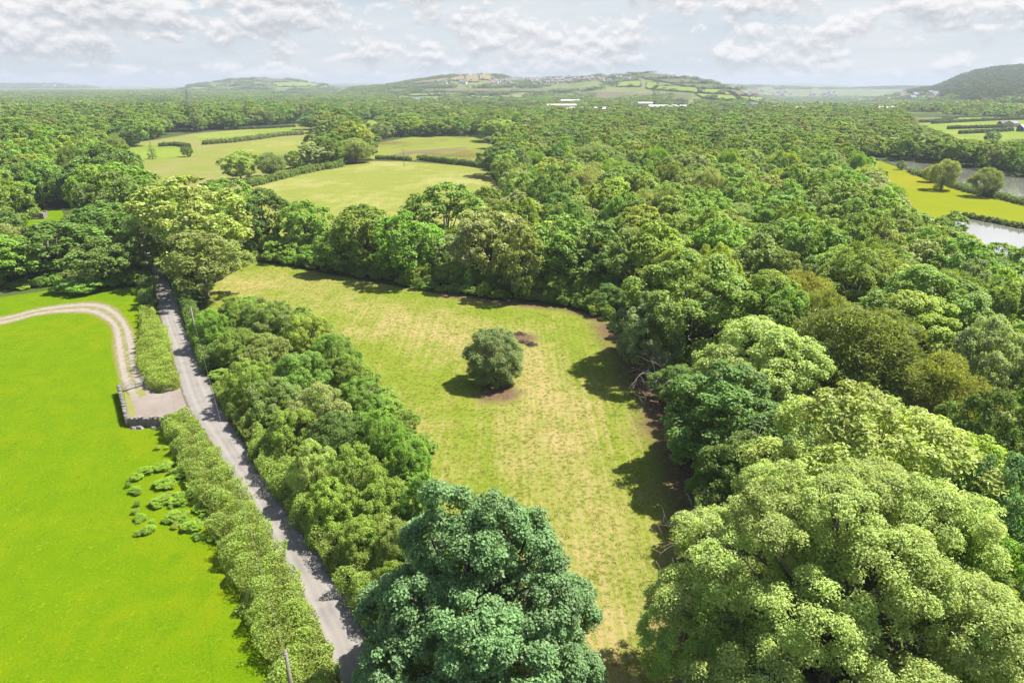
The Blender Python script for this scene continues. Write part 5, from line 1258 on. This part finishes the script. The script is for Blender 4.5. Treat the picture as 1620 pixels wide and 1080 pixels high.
c1 = n.noise(V((3.1, .7, 0), (9, 9, 20)), 1, 8, .58, 0); c1u = n.noise(V((3.1, .7, .20), (9, 9, 20)), 1, 5, .58, 0)
c2 = n.noise(V((7.7, 2.1, 1), (27, 27, 44)), 1, 7, .6, 0); c2u = n.noise(V((7.7, 2.1, 1.28), (27, 27, 44)), 1, 5, .6, 0)
dens = n.math('ADD', n.math('MULTIPLY', c1, .6), n.math('MULTIPLY', c2, .4))
densu = n.math('ADD', n.math('MULTIPLY', c1u, .6), n.math('MULTIPLY', c2u, .4))
high = n.ramp(el, .25, .75, 0, .16)
cover = n.ramp(n.math('ADD', n.math('SUBTRACT', dens, high), n.ramp(el, .0, .06, .03, 0)), .47, .53)
lit = n.ramp(n.math('SUBTRACT', dens, densu), -.055, .06)
veil = n.ramp(el, .12, .5, .93, .10)
thin = n.noise(V((1.5, 4.4, 0), (3, 3, 20)), 1, 5, .6, .1)
skyc = n.mix(veil, sky.outputs[0], n.mix(n.ramp(thin, .35, .65), (.63 * CS, .72 * CS, .80 * CS), (.84 * CS, .865 * CS, .885 * CS)))
cc = n.mix(lit, (.59 * CS, .615 * CS, .65 * CS), (1.04 * CS, 1.02 * CS, 1.02 * CS))
thick = n.ramp(dens, .60, .72, 0, .75); cc = n.mix(thick, cc, (.47 * CS, .50 * CS, .555 * CS))
col = n.mix(n.math('MULTIPLY', cover, .9), skyc, cc)
hz = n.ramp(el, .0, .012, .4, 0); col = n.mix(hz, col, (.66 * CS, .72 * CS, .79 * CS))
nt.links.new(col, bg.inputs[0]); bg.inputs[1].default_value = .075
nt.links.new(bg.outputs[0], wo.inputs[0])

from mathutils import Vector
sun = bpy.data.lights.new('sun', 'SUN'); sun.energy = 5.0; sun.angle = R_(.53); sun.color = (1.0, .955, .88)
so = bpy.data.objects.new('sun', sun); COL.objects.link(so); so.rotation_euler = Vector(SUN).to_track_quat('Z', 'Y').to_euler()

m, nt, out = mat('haze'); vs = nt.nodes.new('ShaderNodeVolumePrincipled')
vs.inputs['Color'].default_value = (.48, .54, .625, 1); vs.inputs['Density'].default_value = .00016; vs.inputs['Anisotropy'].default_value = .05
nt.links.new(vs.outputs[0], out.inputs['Volume'])
b = MB(); b.box((0, 0, 43.5), (28200, 28200, 161))
tag(obj('haze', b.mesh('haze', [m])), 'thin summer haze paling the far hills', 'haze', kind='stuff')

cam = bpy.data.cameras.new('camera'); cam.lens = 24; cam.sensor_width = 36; cam.clip_end = 60000; cam.clip_start = .5
co = bpy.data.objects.new('camera', cam); COL.objects.link(co); co.location = (0, 0, HCAM); co.rotation_euler = (math.pi / 2 - PITCH, 0, 0); sc.camera = co
sc.view_settings.view_transform = 'Standard'; sc.view_settings.look = 'None'; sc.view_settings.exposure = 1.52; sc.view_settings.gamma = 1
sc.render.engine = 'CYCLES'; cy = sc.cycles
cy.max_bounces = 6; cy.diffuse_bounces = 4; cy.glossy_bounces = 2; cy.transmission_bounces = 4; cy.volume_bounces = 0; cy.transparent_max_bounces = 8
cy.use_denoising = True; cy.denoiser = 'OPENIMAGEDENOISE'; cy.denoising_input_passes = 'RGB_ALBEDO_NORMAL'; cy.denoising_prefilter = 'ACCURATE'; cy.caustics_reflective = False; cy.caustics_refractive = False; cy.sample_clamp_indirect = 4
